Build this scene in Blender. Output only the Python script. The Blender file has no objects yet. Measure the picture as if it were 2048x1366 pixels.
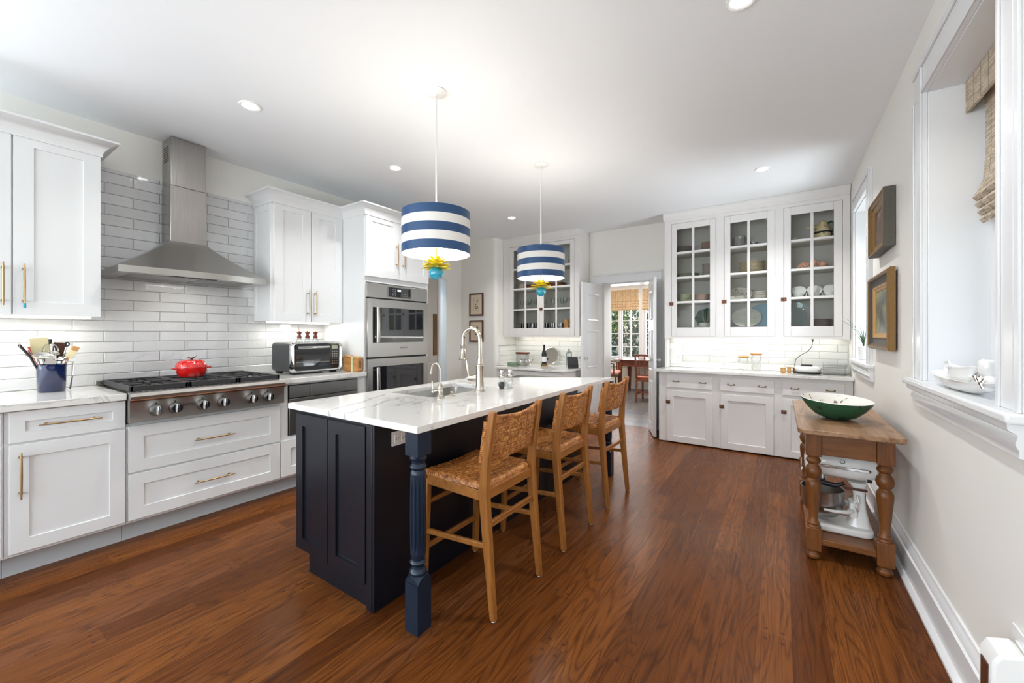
import bpy, bmesh, math, random
from mathutils import Vector, Matrix
random.seed(7)
C = bpy.context.scene.collection
S = bpy.context.scene
PI = math.pi
# ------------------------------------------------------------------ camera, exposure, world, lights
H = 2.83                     # ceiling height
XL, XR = -4.08, 0.578        # left and right wall planes
cam = bpy.data.cameras.new('camera'); cam_o = bpy.data.objects.new('camera', cam); C.objects.link(cam_o)
cam.sensor_width = 36; cam.lens = 804.0 / 2048 * 36; cam.shift_y = -15.0 / 2048; cam.clip_start = .05
cam_o.location = (0, 0, 1.31); cam_o.rotation_euler = (PI / 2, 0, math.atan(541 / 804.0))
S.camera = cam_o
S.view_settings.view_transform = 'Standard'; S.view_settings.look = 'None'
S.view_settings.exposure = -0.12; S.view_settings.gamma = 1.0; S.view_settings.use_curve_mapping = False
S.cycles.max_bounces = 10; S.cycles.diffuse_bounces = 6; S.cycles.glossy_bounces = 4; S.cycles.transmission_bounces = 6
S.cycles.transparent_max_bounces = 24; S.cycles.sample_clamp_indirect = 4.0; S.cycles.caustics_reflective = False; S.cycles.caustics_refractive = False
W = bpy.data.worlds.new('sky'); S.world = W; W.use_nodes = True
nt = W.node_tree; bg = nt.nodes['Background']; sky = nt.nodes.new('ShaderNodeTexSky')
sky.sky_type = 'NISHITA'; sky.sun_disc = False; sky.sun_elevation = math.radians(50); sky.sun_rotation = math.radians(120)
nt.links.new(sky.outputs[0], bg.inputs[0]); bg.inputs[1].default_value = .22

def area(name, loc, rot, sx, sy, power, col=(1, 1, 1), spread=PI, shape='RECTANGLE'):
    l = bpy.data.lights.new(name, 'AREA'); l.shape = shape; l.size = sx
    if shape in ('RECTANGLE', 'ELLIPSE'): l.size_y = sy
    l.energy = power; l.color = col; l.spread = spread
    o = bpy.data.objects.new(name, l); C.objects.link(o); o.location = loc; o.rotation_euler = rot
    return o
# unseen windows behind the camera, added with these lamps to light the room
area('added_rear_fill', (-1.9, -2.72, 1.45), (math.radians(106), 0, 0), 4.2, 1.9, 155, (.86, .94, 1))
area('added_side_fill', (-4.45, -1.35, 1.35), (math.radians(102), 0, -PI / 2 + .5), 1.5, 1.5, 92, (.86, .94, 1))  # made-up side window light, brightens the right wall and ceiling
# daylight through the two right-hand windows and the dining room windows
area('daylight_window_near', (1.15, 2.3, 1.25), (math.radians(122), 0, PI / 2), .8, 1.0, 6, (.86, .94, 1))
area('daylight_window_far', (1.15, 4.65, 1.25), (math.radians(128), 0, PI / 2), .7, 1.0, 75, (.86, .94, 1))
area('daylight_dining', (-2.6, 9.95, 1.5), (-PI / 2, 0, 0), 3.4, 1.6, 150, (.95, .98, 1))
sun = bpy.data.lights.new('sun', 'SUN'); sun.energy = 2.2; sun.angle = .05; sun_o = bpy.data.objects.new('sun', sun); C.objects.link(sun_o)
sun_o.rotation_euler = (math.radians(38), 0, math.radians(-35)); sun_o.location = (0, 12, 8)
DOWN = [(-2.94, 1.246), (-2.94, 2.456), (-2.94, 4.365), (-0.153, 4.361), (-0.155, 2.097)]

# ------------------------------------------------------------------ materials
def srgb(h):
    h = h.lstrip('#'); r = []
    for i in (0, 2, 4):
        c = int(h[i:i + 2], 16) / 255; r.append(c / 12.92 if c <= .04045 else ((c + .055) / 1.055) ** 2.4)
    return (*r, 1)
class Nd:
    """small node helper"""
    def __init__(s, m): s.t = m.node_tree; s.n = s.t.nodes; s.l = s.t.links; s.b = s.n.get('Principled BSDF')
    def new(s, k, **kw):
        n = s.n.new('ShaderNode' + k)
        for a, v in kw.items(): setattr(n, a, v)
        return n
    def put(s, sock, v):
        if isinstance(v, bpy.types.NodeSocket): s.l.new(v, sock)
        elif v is not None: sock.default_value = v
    def math(s, op, a, b=None, c=None):
        n = s.new('Math', operation=op); s.put(n.inputs[0], a); s.put(n.inputs[1], b); s.put(n.inputs[2], c); return n.outputs[0]
    def mix(s, f, a, b, mode='MIX'):
        n = s.new('Mix', data_type='RGBA', blend_type=mode); s.put(n.inputs[0], f); s.put(n.inputs[6], a); s.put(n.inputs[7], b); return n.outputs[2]
    def xyz(s, kind='Object'):
        tc = s.new('TexCoord'); sp = s.new('SeparateXYZ'); s.l.new(tc.outputs[kind], sp.inputs[0]); return sp.outputs, tc.outputs[kind]
    def pos(s):
        g = s.new('NewGeometry'); sp = s.new('SeparateXYZ'); s.l.new(g.outputs['Position'], sp.inputs[0]); return sp.outputs, g.outputs['Position']
    def vec(s, x, y, z):
        n = s.new('CombineXYZ'); s.put(n.inputs[0], x); s.put(n.inputs[1], y); s.put(n.inputs[2], z); return n.outputs[0]
    def noise(s, v, sc, det=3, rough=.5, dist=0, dim='3D'):
        n = s.new('TexNoise', noise_dimensions=dim); s.put(n.inputs['Vector'], v); n.inputs['Scale'].default_value = sc
        n.inputs['Detail'].default_value = det; n.inputs['Roughness'].default_value = rough; n.inputs['Distortion'].default_value = dist; return n.outputs[0]
    def scale(s, v, sx, sy, sz):
        n = s.new('Mapping'); s.put(n.inputs[0], v); n.inputs['Scale'].default_value = (sx, sy, sz); return n.outputs[0]
    def ramp(s, f, stops):
        n = s.new('ValToRGB'); s.put(n.inputs[0], f); e = n.color_ramp.elements
        while len(e) < len(stops): e.new(.5)
        for k, (p, c) in enumerate(stops): e[k].position = p; e[k].color = c
        return n.outputs[0]
    def bump(s, h, st, dist=.01):
        n = s.new('Bump'); n.inputs['Strength'].default_value = st; n.inputs['Distance'].default_value = dist; s.put(n.inputs['Height'], h)
        s.l.new(n.outputs[0], s.b.inputs['Normal'])
def mat(name, col, rough=.5, metal=0, spec=.5, coat=0, em=None, ems=0, alpha=None, trans=0, ior=1.45):
    m = bpy.data.materials.new(name); m.use_nodes = True; b = m.node_tree.nodes['Principled BSDF']
    b.inputs['Base Color'].default_value = srgb(col) if isinstance(col, str) else (*col, 1)
    b.inputs['Roughness'].default_value = rough; b.inputs['Metallic'].default_value = metal
    b.inputs['Specular IOR Level'].default_value = spec; b.inputs['Coat Weight'].default_value = coat
    b.inputs['Transmission Weight'].default_value = trans; b.inputs['IOR'].default_value = ior
    if em: b.inputs['Emission Color'].default_value = srgb(em); b.inputs['Emission Strength'].default_value = ems
    return m
def paint(name, col, rough=.4, amt=.012, sc=3, bump=.04, bsc=60):
    """painted surface: very slight mottling and roller texture"""
    m = mat(name, col, rough); d = Nd(m); _, p = d.pos()
    n = d.noise(p, sc, 3); c = srgb(col); lo = tuple(x * (1 - amt * 4) for x in c[:3]) + (1,)
    d.put(d.b.inputs['Base Color'], d.mix(n, lo, c))
    if bump: d.bump(d.noise(p, bsc, 2), bump, .002)
    return m
def pane_mat(name, tint=(1, 1, 1), refl=.10):
    m = bpy.data.materials.new(name); m.use_nodes = True; t = m.node_tree; t.nodes.remove(t.nodes['Principled BSDF'])
    o = t.nodes['Material Output']; tr = t.nodes.new('ShaderNodeBsdfTransparent'); gl = t.nodes.new('ShaderNodeBsdfGlossy'); mx = t.nodes.new('ShaderNodeMixShader')
    lw = t.nodes.new('ShaderNodeLayerWeight'); lw.inputs[0].default_value = .25; ma = t.nodes.new('ShaderNodeMath'); ma.operation = 'MULTIPLY_ADD'; ma.inputs[1].default_value = .6 if refl > .05 else .3; ma.inputs[2].default_value = refl * .4 if refl > .05 else 0
    t.links.new(lw.outputs['Fresnel'], ma.inputs[0]); tr.inputs[0].default_value = (*tint, 1); gl.inputs['Roughness'].default_value = .02
    t.links.new(ma.outputs[0], mx.inputs[0]); t.links.new(tr.outputs[0], mx.inputs[1]); t.links.new(gl.outputs[0], mx.inputs[2]); t.links.new(mx.outputs[0], o.inputs[0])
    return m
def wood(name, dark, light, rough=.4, axis='z', sc=1.0, coat=0):
    m = mat(name, light, rough, coat=coat); d = Nd(m); _, p = d.xyz()
    s = {'x': (1.5, 22, 22), 'y': (22, 1.5, 22), 'z': (22, 22, 1.5)}[axis]
    q = d.scale(p, s[0] * sc, s[1] * sc, s[2] * sc)
    n = d.noise(q, 1.6, 6, .6, .6); n2 = d.noise(q, 7, 2)
    f = d.math('MULTIPLY_ADD', n2, .35, d.math('MULTIPLY', n, .75))
    d.put(d.b.inputs['Base Color'], d.ramp(f, [(.30, srgb(dark)), (.62, srgb(light))])); d.bump(n2, .08, .002)
    return m
def brushed(name, col='#b9b7b4', rough=.28, axis='y', st=.05):
    m = mat(name, col, rough, 1); d = Nd(m); _, p = d.xyz(); s = {'x': (2, 700, 700), 'y': (700, 2, 700), 'z': (700, 700, 2)}[axis]
    n = d.noise(d.scale(p, *s), 1, 2); d.put(d.b.inputs['Roughness'], d.math('MULTIPLY_ADD', n, .04, rough - .02)); d.bump(n, st * .1, .001)
    return m
M = {}
M['wall'] = paint('wall_cream', '#efede7', .55, .01)
M['wall_dining'] = paint('wall_dining_cream', '#e9e0d2', .55, .01)
M['ceil'] = paint('ceiling_white', '#f7f9fb', .7, .004)
M['trim'] = paint('trim_white', '#e6e7e8', .22, .006, bump=.02)
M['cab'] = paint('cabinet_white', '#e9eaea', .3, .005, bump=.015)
M['old'] = paint('old_cabinet_white', '#e6e3e1', .3, .012, 8, .05, 40)
M['oldin'] = paint('cupboard_inside_grey', '#d5d2ca', .5, .01)
M['hallblue'] = paint('hall_pale_blue', '#c6d6e4', .5)
M['greydoor'] = paint('door_warm_grey', '#bcb6ae', .4)
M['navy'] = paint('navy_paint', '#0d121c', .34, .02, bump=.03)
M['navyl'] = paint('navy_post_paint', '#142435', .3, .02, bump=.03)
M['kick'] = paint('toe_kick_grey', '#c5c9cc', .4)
M['dark'] = mat('dark_gap', (.01, .01, .012), .6)
M['steel'] = brushed('brushed_steel', '#b3b0ac', .3)
M['steelp'] = brushed('brushed_steel_panel', '#b3b0ac', .46)
M['steelv'] = brushed('brushed_steel_upright', '#a9a6a2', .27, 'z')
M['steeld'] = brushed('dark_brushed_steel', '#8f8d8b', .42)
M['bronze'] = mat('brown_bullnose', '#7a5a48', .3, 1)
M['chrome'] = mat('chrome', '#e0e0e0', .07, 1)
M['nickel'] = mat('brushed_nickel', '#c3bbae', .2, 1)
M['silver'] = mat('silver', '#d5d3ce', .12, 1)
M['brass'] = mat('satin_brass', '#bda27c', .36, 1)
M['brassd'] = mat('dark_old_brass', '#7e6548', .38, 1)
M['copper'] = mat('worn_copper', '#7a5646', .45, 1)
M['iron'] = mat('black_cast_iron', '#2b2b2c', .5)
M['black'] = mat('black_plastic', '#1b1c1f', .32)
M['charcoal'] = mat('charcoal_plastic', '#3a3b3d', .42)
M['blackglass'] = mat('black_glass', (.012, .014, .018), .04, coat=1)
M['pane'] = pane_mat('window_pane')
M['cabpane'] = pane_mat('cupboard_pane', (.96, .97, .97), .03)
M['glass'] = mat('clear_glass', (.96, .98, .98), .03, trans=1, ior=1.35)
M['thin'] = pane_mat('thin_glassware', (.95, .97, .97), .12)
M['clear'] = pane_mat('nearly_invisible_glass', (.985, .99, .99), .02)
M['gthin'] = pane_mat('green_thin_glass', (.72, .86, .8), .35)
M['paleglass'] = pane_mat('pale_glass', (.84, .90, .91), .25)
M['mirror'] = mat('mirror', '#dcdcd6', .04, 1)
M['red'] = mat('red_enamel', '#c8120f', .12, coat=1)
M['cobalt'] = mat('cobalt_glaze', '#071a45', .1, coat=1)
M['aqua'] = mat('aqua_glass_ball', '#1596b4', .08, coat=1)
M['leaf_y'] = mat('yellow_metal_leaf', '#d9c72a', .35)
M['white'] = mat('white_plastic', '#efefed', .35)
M['china'] = mat('white_china', '#f0efec', .12, coat=.5)
M['cream'] = mat('cream_china', '#e2d6b8', .25)
M['grpl'] = mat('grey_brown_china', '#a89a96', .25)
M['greenish'] = mat('pale_green_china', '#b9bda0', .25)
M['pinkch'] = mat('pale_pink_china', '#cdb2a3', .25)
M['glowinner'] = mat('shade_lining', '#fff4e2', .6)
M['bulb'] = mat('lit_bulb', '#ffffff', .5, em='#fff0dc', ems=26)
M['lamp'] = mat('lit_downlight', '#ffffff', .5, em='#ffffff', ems=32)
M['ledstrip'] = mat('lit_led_strip', '#ffffff', .5, em='#fff8e8', ems=6)
M['oak'] = wood('oak_stool', '#76441b', '#a0682f', .4)
M['oakx'] = wood('oak_stool_across', '#76441b', '#a0682f', .4, 'y')
M['pine'] = wood('old_pine_legs', '#4a2b10', '#764720', .34)
M['pinex'] = wood('old_pine_rails', '#4a2b10', '#7a4b24', .38, 'x')
M['darkwood'] = wood('dark_walnut', '#2f1a12', '#55301e', .3)
M['mahog'] = wood('mahogany', '#4a2113', '#74391f', .25, 'x')
M['millwood'] = mat('mill_wood', '#6a2f17', .25, coat=.4)
M['cork'] = wood('light_wood', '#b0793f', '#d09a62', .5, 'x')
M['blockwood'] = wood('acacia_block', '#7b4a22', '#bd8a52', .4, 'x')
M['bamboo'] = mat('bamboo_green_band', '#cfd6b4', .5)
M['green'] = mat('green_leaf_glaze', '#1d4a30', .3)
M['grass'] = mat('grass_blade', '#2c4427', .5)
M['sil'] = mat('cream_silicone', '#ecdfb0', .5)
M['pink'] = mat('pink_seat_fabric', '#c98f80', .8)
M['leather'] = mat('rust_seat', '#a8583a', .6)

def quartz():
    m = mat('white_quartz_grey_veins', '#e4e2de', .12, coat=.3); d = Nd(m); (x, y, z), p = d.pos()
    n = d.noise(p, 1.3, 8, .62, 1.2); line = d.math('ABSOLUTE', d.math('SUBTRACT', n, .5)); v1 = d.math('LESS_THAN', line, .0045)
    k = d.noise(p, 2.1, 2); v1 = d.math('MULTIPLY', d.math('SUBTRACT', 1, d.math('SMOOTH_MIN', d.math('MULTIPLY', line, 90), 1, .2)), d.math('MULTIPLY', d.math('GREATER_THAN', k, .48), .45))
    w = d.noise(p, 9, 5, .6)
    v = v1
    # two bold parallel veins near the camera end of the island
    for (ax, ay, bx, by, wd) in ((-1.93, 1.19, -2.20, 1.84, .010), (-1.80, 1.19, -2.02, 1.80, .008)):
        L = math.hypot(bx - ax, by - ay); ux, uy = (bx - ax) / L, (by - ay) / L
        dx = d.math('SUBTRACT', x, ax); dy = d.math('SUBTRACT', y, ay)
        along = d.math('ADD', d.math('MULTIPLY', dx, ux), d.math('MULTIPLY', dy, uy))
        off = d.math('SUBTRACT', d.math('MULTIPLY', dy, ux), d.math('MULTIPLY', dx, uy))
        off = d.math('ABSOLUTE', d.math('ADD', off, d.math('MULTIPLY', d.math('SUBTRACT', w, .5), .13)))
        thr = d.math('MULTIPLY', d.noise(p, 14, 2), wd * 2.1)
        a = d.math('MULTIPLY', d.math('LESS_THAN', off, thr), d.math('MULTIPLY', d.math('GREATER_THAN', along, -.05), d.math('LESS_THAN', along, L * .8)))
        a = d.math('MULTIPLY', a, d.math('LESS_THAN', x, -1.3))
        v = d.math('MAXIMUM', v, d.math('MULTIPLY', a, .62))
    soft = d.noise(p, .8, 3); base = d.mix(soft, srgb('#dcdad6'), srgb('#eae8e4'))
    d.put(d.b.inputs['Base Color'], d.mix(v, base, srgb('#8e8e90')))
    return m
M['quartz'] = quartz()

def tile(name, axis, u0, v0, tw=.3135, th=.0772, col='#dddedf', groutc='#8a8784', wavy=1.1):
    """glazed 3x12 inch tiles in running bond, each a touch different, with a hand-made ripple"""
    m = mat(name, col, .08, coat=.4); d = Nd(m); (x, y, z), p = d.pos(); u = y if axis == 'y' else x
    uu = d.math('DIVIDE', d.math('SUBTRACT', u, u0), tw); vv = d.math('DIVIDE', d.math('SUBTRACT', z, v0), th)
    row = d.math('FLOOR', vv); us = d.math('ADD', uu, d.math('MULTIPLY', d.math('MODULO', d.math('ABSOLUTE', row), 2), .5))
    fu = d.math('FRACT', d.math('ADD', us, 100)); fv = d.math('FRACT', d.math('ADD', vv, 100)); cid = d.math('FLOOR', d.math('ADD', us, 100))
    eu = d.math('MULTIPLY', d.math('MINIMUM', fu, d.math('SUBTRACT', 1, fu)), tw); ev = d.math('MULTIPLY', d.math('MINIMUM', fv, d.math('SUBTRACT', 1, fv)), th)
    e = d.math('MINIMUM', eu, ev); g = d.math('LESS_THAN', e, .0011)
    wn = d.new('TexWhiteNoise', noise_dimensions='3D'); d.put(wn.inputs[0], d.vec(cid, row, 3.3))
    c = srgb(col); lo = tuple(k * .90 for k in c[:3]) + (1,)
    d.put(d.b.inputs['Base Color'], d.mix(g, d.mix(wn.outputs[0], lo, c), srgb(groutc)))
    d.put(d.b.inputs['Roughness'], d.math('MULTIPLY_ADD', g, .6, .07))
    off = d.vec(d.math('MULTIPLY', cid, 3.7), d.math('MULTIPLY', row, 5.1), 0)
    va = d.new('VectorMath', operation='ADD'); d.put(va.inputs[0], p); d.put(va.inputs[1], off)
    hn = d.noise(va.outputs[0], 16, 3, .5, .8); edge = d.math('MINIMUM', d.math('MULTIPLY', e, 220), 1)
    hgt = d.math('MULTIPLY_ADD', hn, wavy, edge); d.bump(hgt, .6, .008)
    return m
M['tileL'] = tile('glazed_tile_range_wall', 'y', .766, .944)
M['tileF'] = tile('glazed_tile_far_wall', 'x', -1.217, .885, .31, .0765, '#eff0ec', '#b9b9b4', .12)
M['tileS'] = tile('glazed_tile_side_wall', 'y', 4.9, .81, .31, .0765, '#eff0ec', '#b9b9b4', .12)

def floor_wood():
    m = mat('oak_plank_floor', '#7a4527', .25, spec=.12); d = Nd(m); (x, y, z), p = d.pos(); w = .128; L = 1.9
    a = d.math('ADD', x, 40.03); a = d.math('DIVIDE', a, w); row = d.math('FLOOR', a); fx = d.math('FRACT', a)
    wn = d.new('TexWhiteNoise', noise_dimensions='1D'); d.put(wn.inputs['W'], row)
    b = d.math('ADD', d.math('DIVIDE', y, L), d.math('MULTIPLY', wn.outputs[0], 9)); b = d.math('ADD', b, 20); idx = d.math('FLOOR', b); fy = d.math('FRACT', b)
    w2 = d.new('TexWhiteNoise', noise_dimensions='3D'); d.put(w2.inputs[0], d.vec(row, idx, 1.7)); rid = w2.outputs[0]
    seed = d.math('MULTIPLY', rid, 37)
    q = d.vec(d.math('MULTIPLY', x, 8), d.math('MULTIPLY', y, .8), seed)
    big = d.noise(q, 1.2, 2, .45, .5)
    rings = d.math('FRACT', d.math('MULTIPLY', big, 13)); tri = d.math('ABSOLUTE', d.math('MULTIPLY_ADD', rings, 2, -1))
    fine = d.noise(d.vec(d.math('MULTIPLY', x, 170), d.math('MULTIPLY', y, 3.0), seed), 1, 2, .5)
    g = d.math('MULTIPLY_ADD', d.math('POWER', tri, 3.0), .80, d.math('MULTIPLY', d.math('SUBTRACT', fine, .40), 1.7))
    g = d.math('MINIMUM', d.math('MAXIMUM', d.math('MULTIPLY', g, .72), 0), .75)
    base = d.ramp(rid, [(0, srgb('#5f3415')), (.3, srgb('#6e3e1a')), (.62, srgb('#7e4a21')), (.85, srgb('#592f11')), (1, srgb('#744525'))])
    col = d.mix(g, base, srgb('#35190b'))
    gx = d.math('MULTIPLY', d.math('MINIMUM', fx, d.math('SUBTRACT', 1, fx)), w); gy = d.math('MULTIPLY', d.math('MINIMUM', fy, d.math('SUBTRACT', 1, fy)), L)
    gap = d.math('LESS_THAN', d.math('MINIMUM', gx, gy), .0009)
    # dark plugs in pairs at the board ends
    px = d.math('SUBTRACT', d.math('ABSOLUTE', d.math('SUBTRACT', fx, .5)), .24); px = d.math('MULTIPLY', px, w); py = d.math('SUBTRACT', gy, .035)
    dd = d.math('SQRT', d.math('ADD', d.math('MULTIPLY', px, px), d.math('MULTIPLY', py, py))); plug = d.math('MULTIPLY', d.math('LESS_THAN', dd, .0085), .75)
    plug = d.math('MULTIPLY', plug, d.math('GREATER_THAN', rid, .35))
    col = d.mix(plug, col, srgb('#3b2012')); col = d.mix(d.math('MULTIPLY', gap, .75), col, srgb('#2a150b'))
    d.put(d.b.inputs['Base Color'], col); d.put(d.b.inputs['Roughness'], d.math('MULTIPLY_ADD', fine, .18, .2))
    d.bump(d.math('SUBTRACT', d.math('MULTIPLY', fine, -.35), gap), .12, .002)
    return m
M['floor'] = floor_wood()

def stone_floor():
    m = mat('slate_tile_floor', '#6c7079', .28); d = Nd(m); _, p = d.pos()
    b = d.new('TexBrick'); d.put(b.inputs['Vector'], p); b.inputs['Scale'].default_value = 1; b.inputs['Brick Width'].default_value = .62; b.inputs['Row Height'].default_value = .31
    b.inputs['Mortar Size'].default_value = .006; b.inputs['Color1'].default_value = srgb('#625c59'); b.inputs['Color2'].default_value = srgb('#454c5a'); b.inputs['Mortar'].default_value = srgb('#a39a90')
    n = d.noise(p, 6, 4); d.put(d.b.inputs['Base Color'], d.mix(d.math('MULTIPLY', n, .5), b.outputs[0], srgb('#6d5f55'))); d.bump(n, .1, .004)
    return m
M['slate'] = stone_floor()

def cane(name, two=False):
    m = mat(name, '#b8814c', .42); d = Nd(m); (x, y, z), p = d.xyz()
    n = d.noise(p, 75, 1); n2 = d.noise(d.scale(p, 40, 200, 200), 1, 2); wn = d.noise(d.scale(p, 80, 20, 60), 1, 1)
    f = d.math('ADD', d.math('MULTIPLY', n, .45), d.math('MULTIPLY', wn, .55))
    col = d.ramp(f, [(.30, srgb('#6a3a1b')), (.47, srgb('#9c5f2b')), (.60, srgb('#c28649')), (.78, srgb('#d6a672'))])
    d.put(d.b.inputs['Base Color'], col); d.bump(n2, .15, .001); return m
M['cane'] = cane('woven_cane')

def shade_stripes():
    m = mat('navy_white_striped_drum', '#ffffff', .35); d = Nd(m); (x, y, z), p = d.xyz()   # origin at the drum's bottom
    k = d.math('FLOOR', d.math('DIVIDE', z, .262 / 5)); e = d.math('MODULO', d.math('ADD', k, 10), 2)
    d.put(d.b.inputs['Base Color'], d.mix(e, srgb('#284a74'), srgb('#e9e6e0'))); return m
M['stripes'] = shade_stripes()

def tabletop():
    m = mat('old_pine_top', '#a87b50', .4); d = Nd(m); (x, y, z), p = d.pos()
    q = d.scale(p, 26, 1.6, 26); n = d.noise(q, 1.4, 6, .6, .5); st = d.noise(p, 5, 4, .6)
    col = d.ramp(n, [(.3, srgb('#705039')), (.62, srgb('#9f7c5e'))])
    s = d.math('MULTIPLY', d.math('GREATER_THAN', st, .56), d.math('MULTIPLY_ADD', d.noise(p, 40, 3), .8, .1))
    d.put(d.b.inputs['Base Color'], d.mix(d.math('MULTIPLY', s, .8), col, srgb('#5b3a1c'))); d.bump(n, .15, .003); return m
M['ptop'] = tabletop()

def speck(name, base, spot, sc=60, thr=.62, rough=.3):
    m = mat(name, base, rough); d = Nd(m); _, p = d.xyz(); n = d.noise(p, sc, 3, .6)
    d.put(d.b.inputs['Base Color'], d.mix(d.math('GREATER_THAN', n, thr), srgb(base), srgb(spot))); return m
M['bowlout'] = speck('chipped_green_paint', '#28553a', '#122016', 26, .60, .45)
M['bowlin'] = speck('chipped_white_paint', '#eeebe4', '#6f6455', 30, .66, .45)
M['spot'] = speck('spotted_china', '#c9cabb', '#2f3234', 75, .63)
M['floral'] = speck('flowered_china', '#d9d3c8', '#7c7a5e', 45, .60)
M['crystal'] = mat('cut_glass', '#e4e4df', .08, trans=.6)
M['pig'] = speck('pink_pottery', '#dba98f', '#c08a70', 40, .60)
M['jug'] = speck('painted_jug', '#dcc9a0', '#8b7a4e', 24, .60)
M['giltf'] = speck('worn_gilt_frame', '#80602f', '#654726', 300, .55, .35)
M['giltl'] = speck('light_gilt_slip', '#bf9459', '#a67a42', 300, .6, .4)
M['greywood'] = speck('grey_frame_side', '#56524a', '#504c45', 120, .58, .6)

def woven_shade(name, a, b, line, hz=150.0, vx=9.0, axis='y'):
    m = mat(name, a, .75); d = Nd(m); (x, y, z), p = d.xyz(); u = {'x': x, 'y': y}[axis]
    zz = d.math('FLOOR', d.math('MULTIPLY', z, hz)); wn = d.new('TexWhiteNoise', noise_dimensions='3D')
    d.put(wn.inputs[0], d.vec(zz, d.math('FLOOR', d.math('ADD', d.math('MULTIPLY', u, 22), d.math('MULTIPLY', zz, .37))), 1))
    lines = d.math('LESS_THAN', d.math('FRACT', d.math('ADD', d.math('MULTIPLY', u, vx), 50)), .07)
    col = d.mix(wn.outputs[0], srgb(a), srgb(b)); d.put(d.b.inputs['Base Color'], d.mix(lines, col, srgb(line)))
    d.put(d.b.inputs['Transmission Weight'], 0.0)
    d.bump(d.math('FRACT', d.math('MULTIPLY', z, hz)), .5, .002); return m
M['shade1'] = woven_shade('woven_wood_shade', '#a39380', '#dccdb6', '#857868', 210, 13)
M['shade2'] = woven_shade('bamboo_shade', '#d9b387', '#ecd0a8', '#9a7550', 60, 16, 'x')

def painting(name, cols, sc):
    m = mat(name, cols[0], .3); d = Nd(m); _, p = d.xyz(); n = d.noise(p, sc, 4, .6, .6)
    d.put(d.b.inputs['Base Color'], d.ramp(n, [(k / (len(cols) - 1) * .5 + .28, srgb(c)) for k, c in enumerate(cols)])); return m
M['still1'] = painting('dark_still_life', ['#3a3d40', '#4f4a48', '#7a6155', '#c4a894'], 12)
M['still2'] = painting('murky_landscape', ['#33393c', '#4b5149', '#8f8d5e', '#7c5442'], 8)
M['paper'] = mat('ivory_paper', '#dccbb4', .7)
M['ink'] = mat('dark_ink', '#33302e', .7)

def foliage(name, a, b):
    m = mat(name, a, .6); d = Nd(m); _, p = d.pos(); wn = d.noise(p, 5, 3)
    d.put(d.b.inputs['Base Color'], d.ramp(wn, [(.35, srgb(a)), (.65, srgb(b))])); return m
M['hedge'] = foliage('dark_hedge_leaves', '#2c4a3c', '#6f8f78')
M['hedge2'] = foliage('bright_tree_leaves', '#3c5f2c', '#9db84f')
M['lawn'] = foliage('garden_ground', '#4c6a3a', '#7b8f55')

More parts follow.
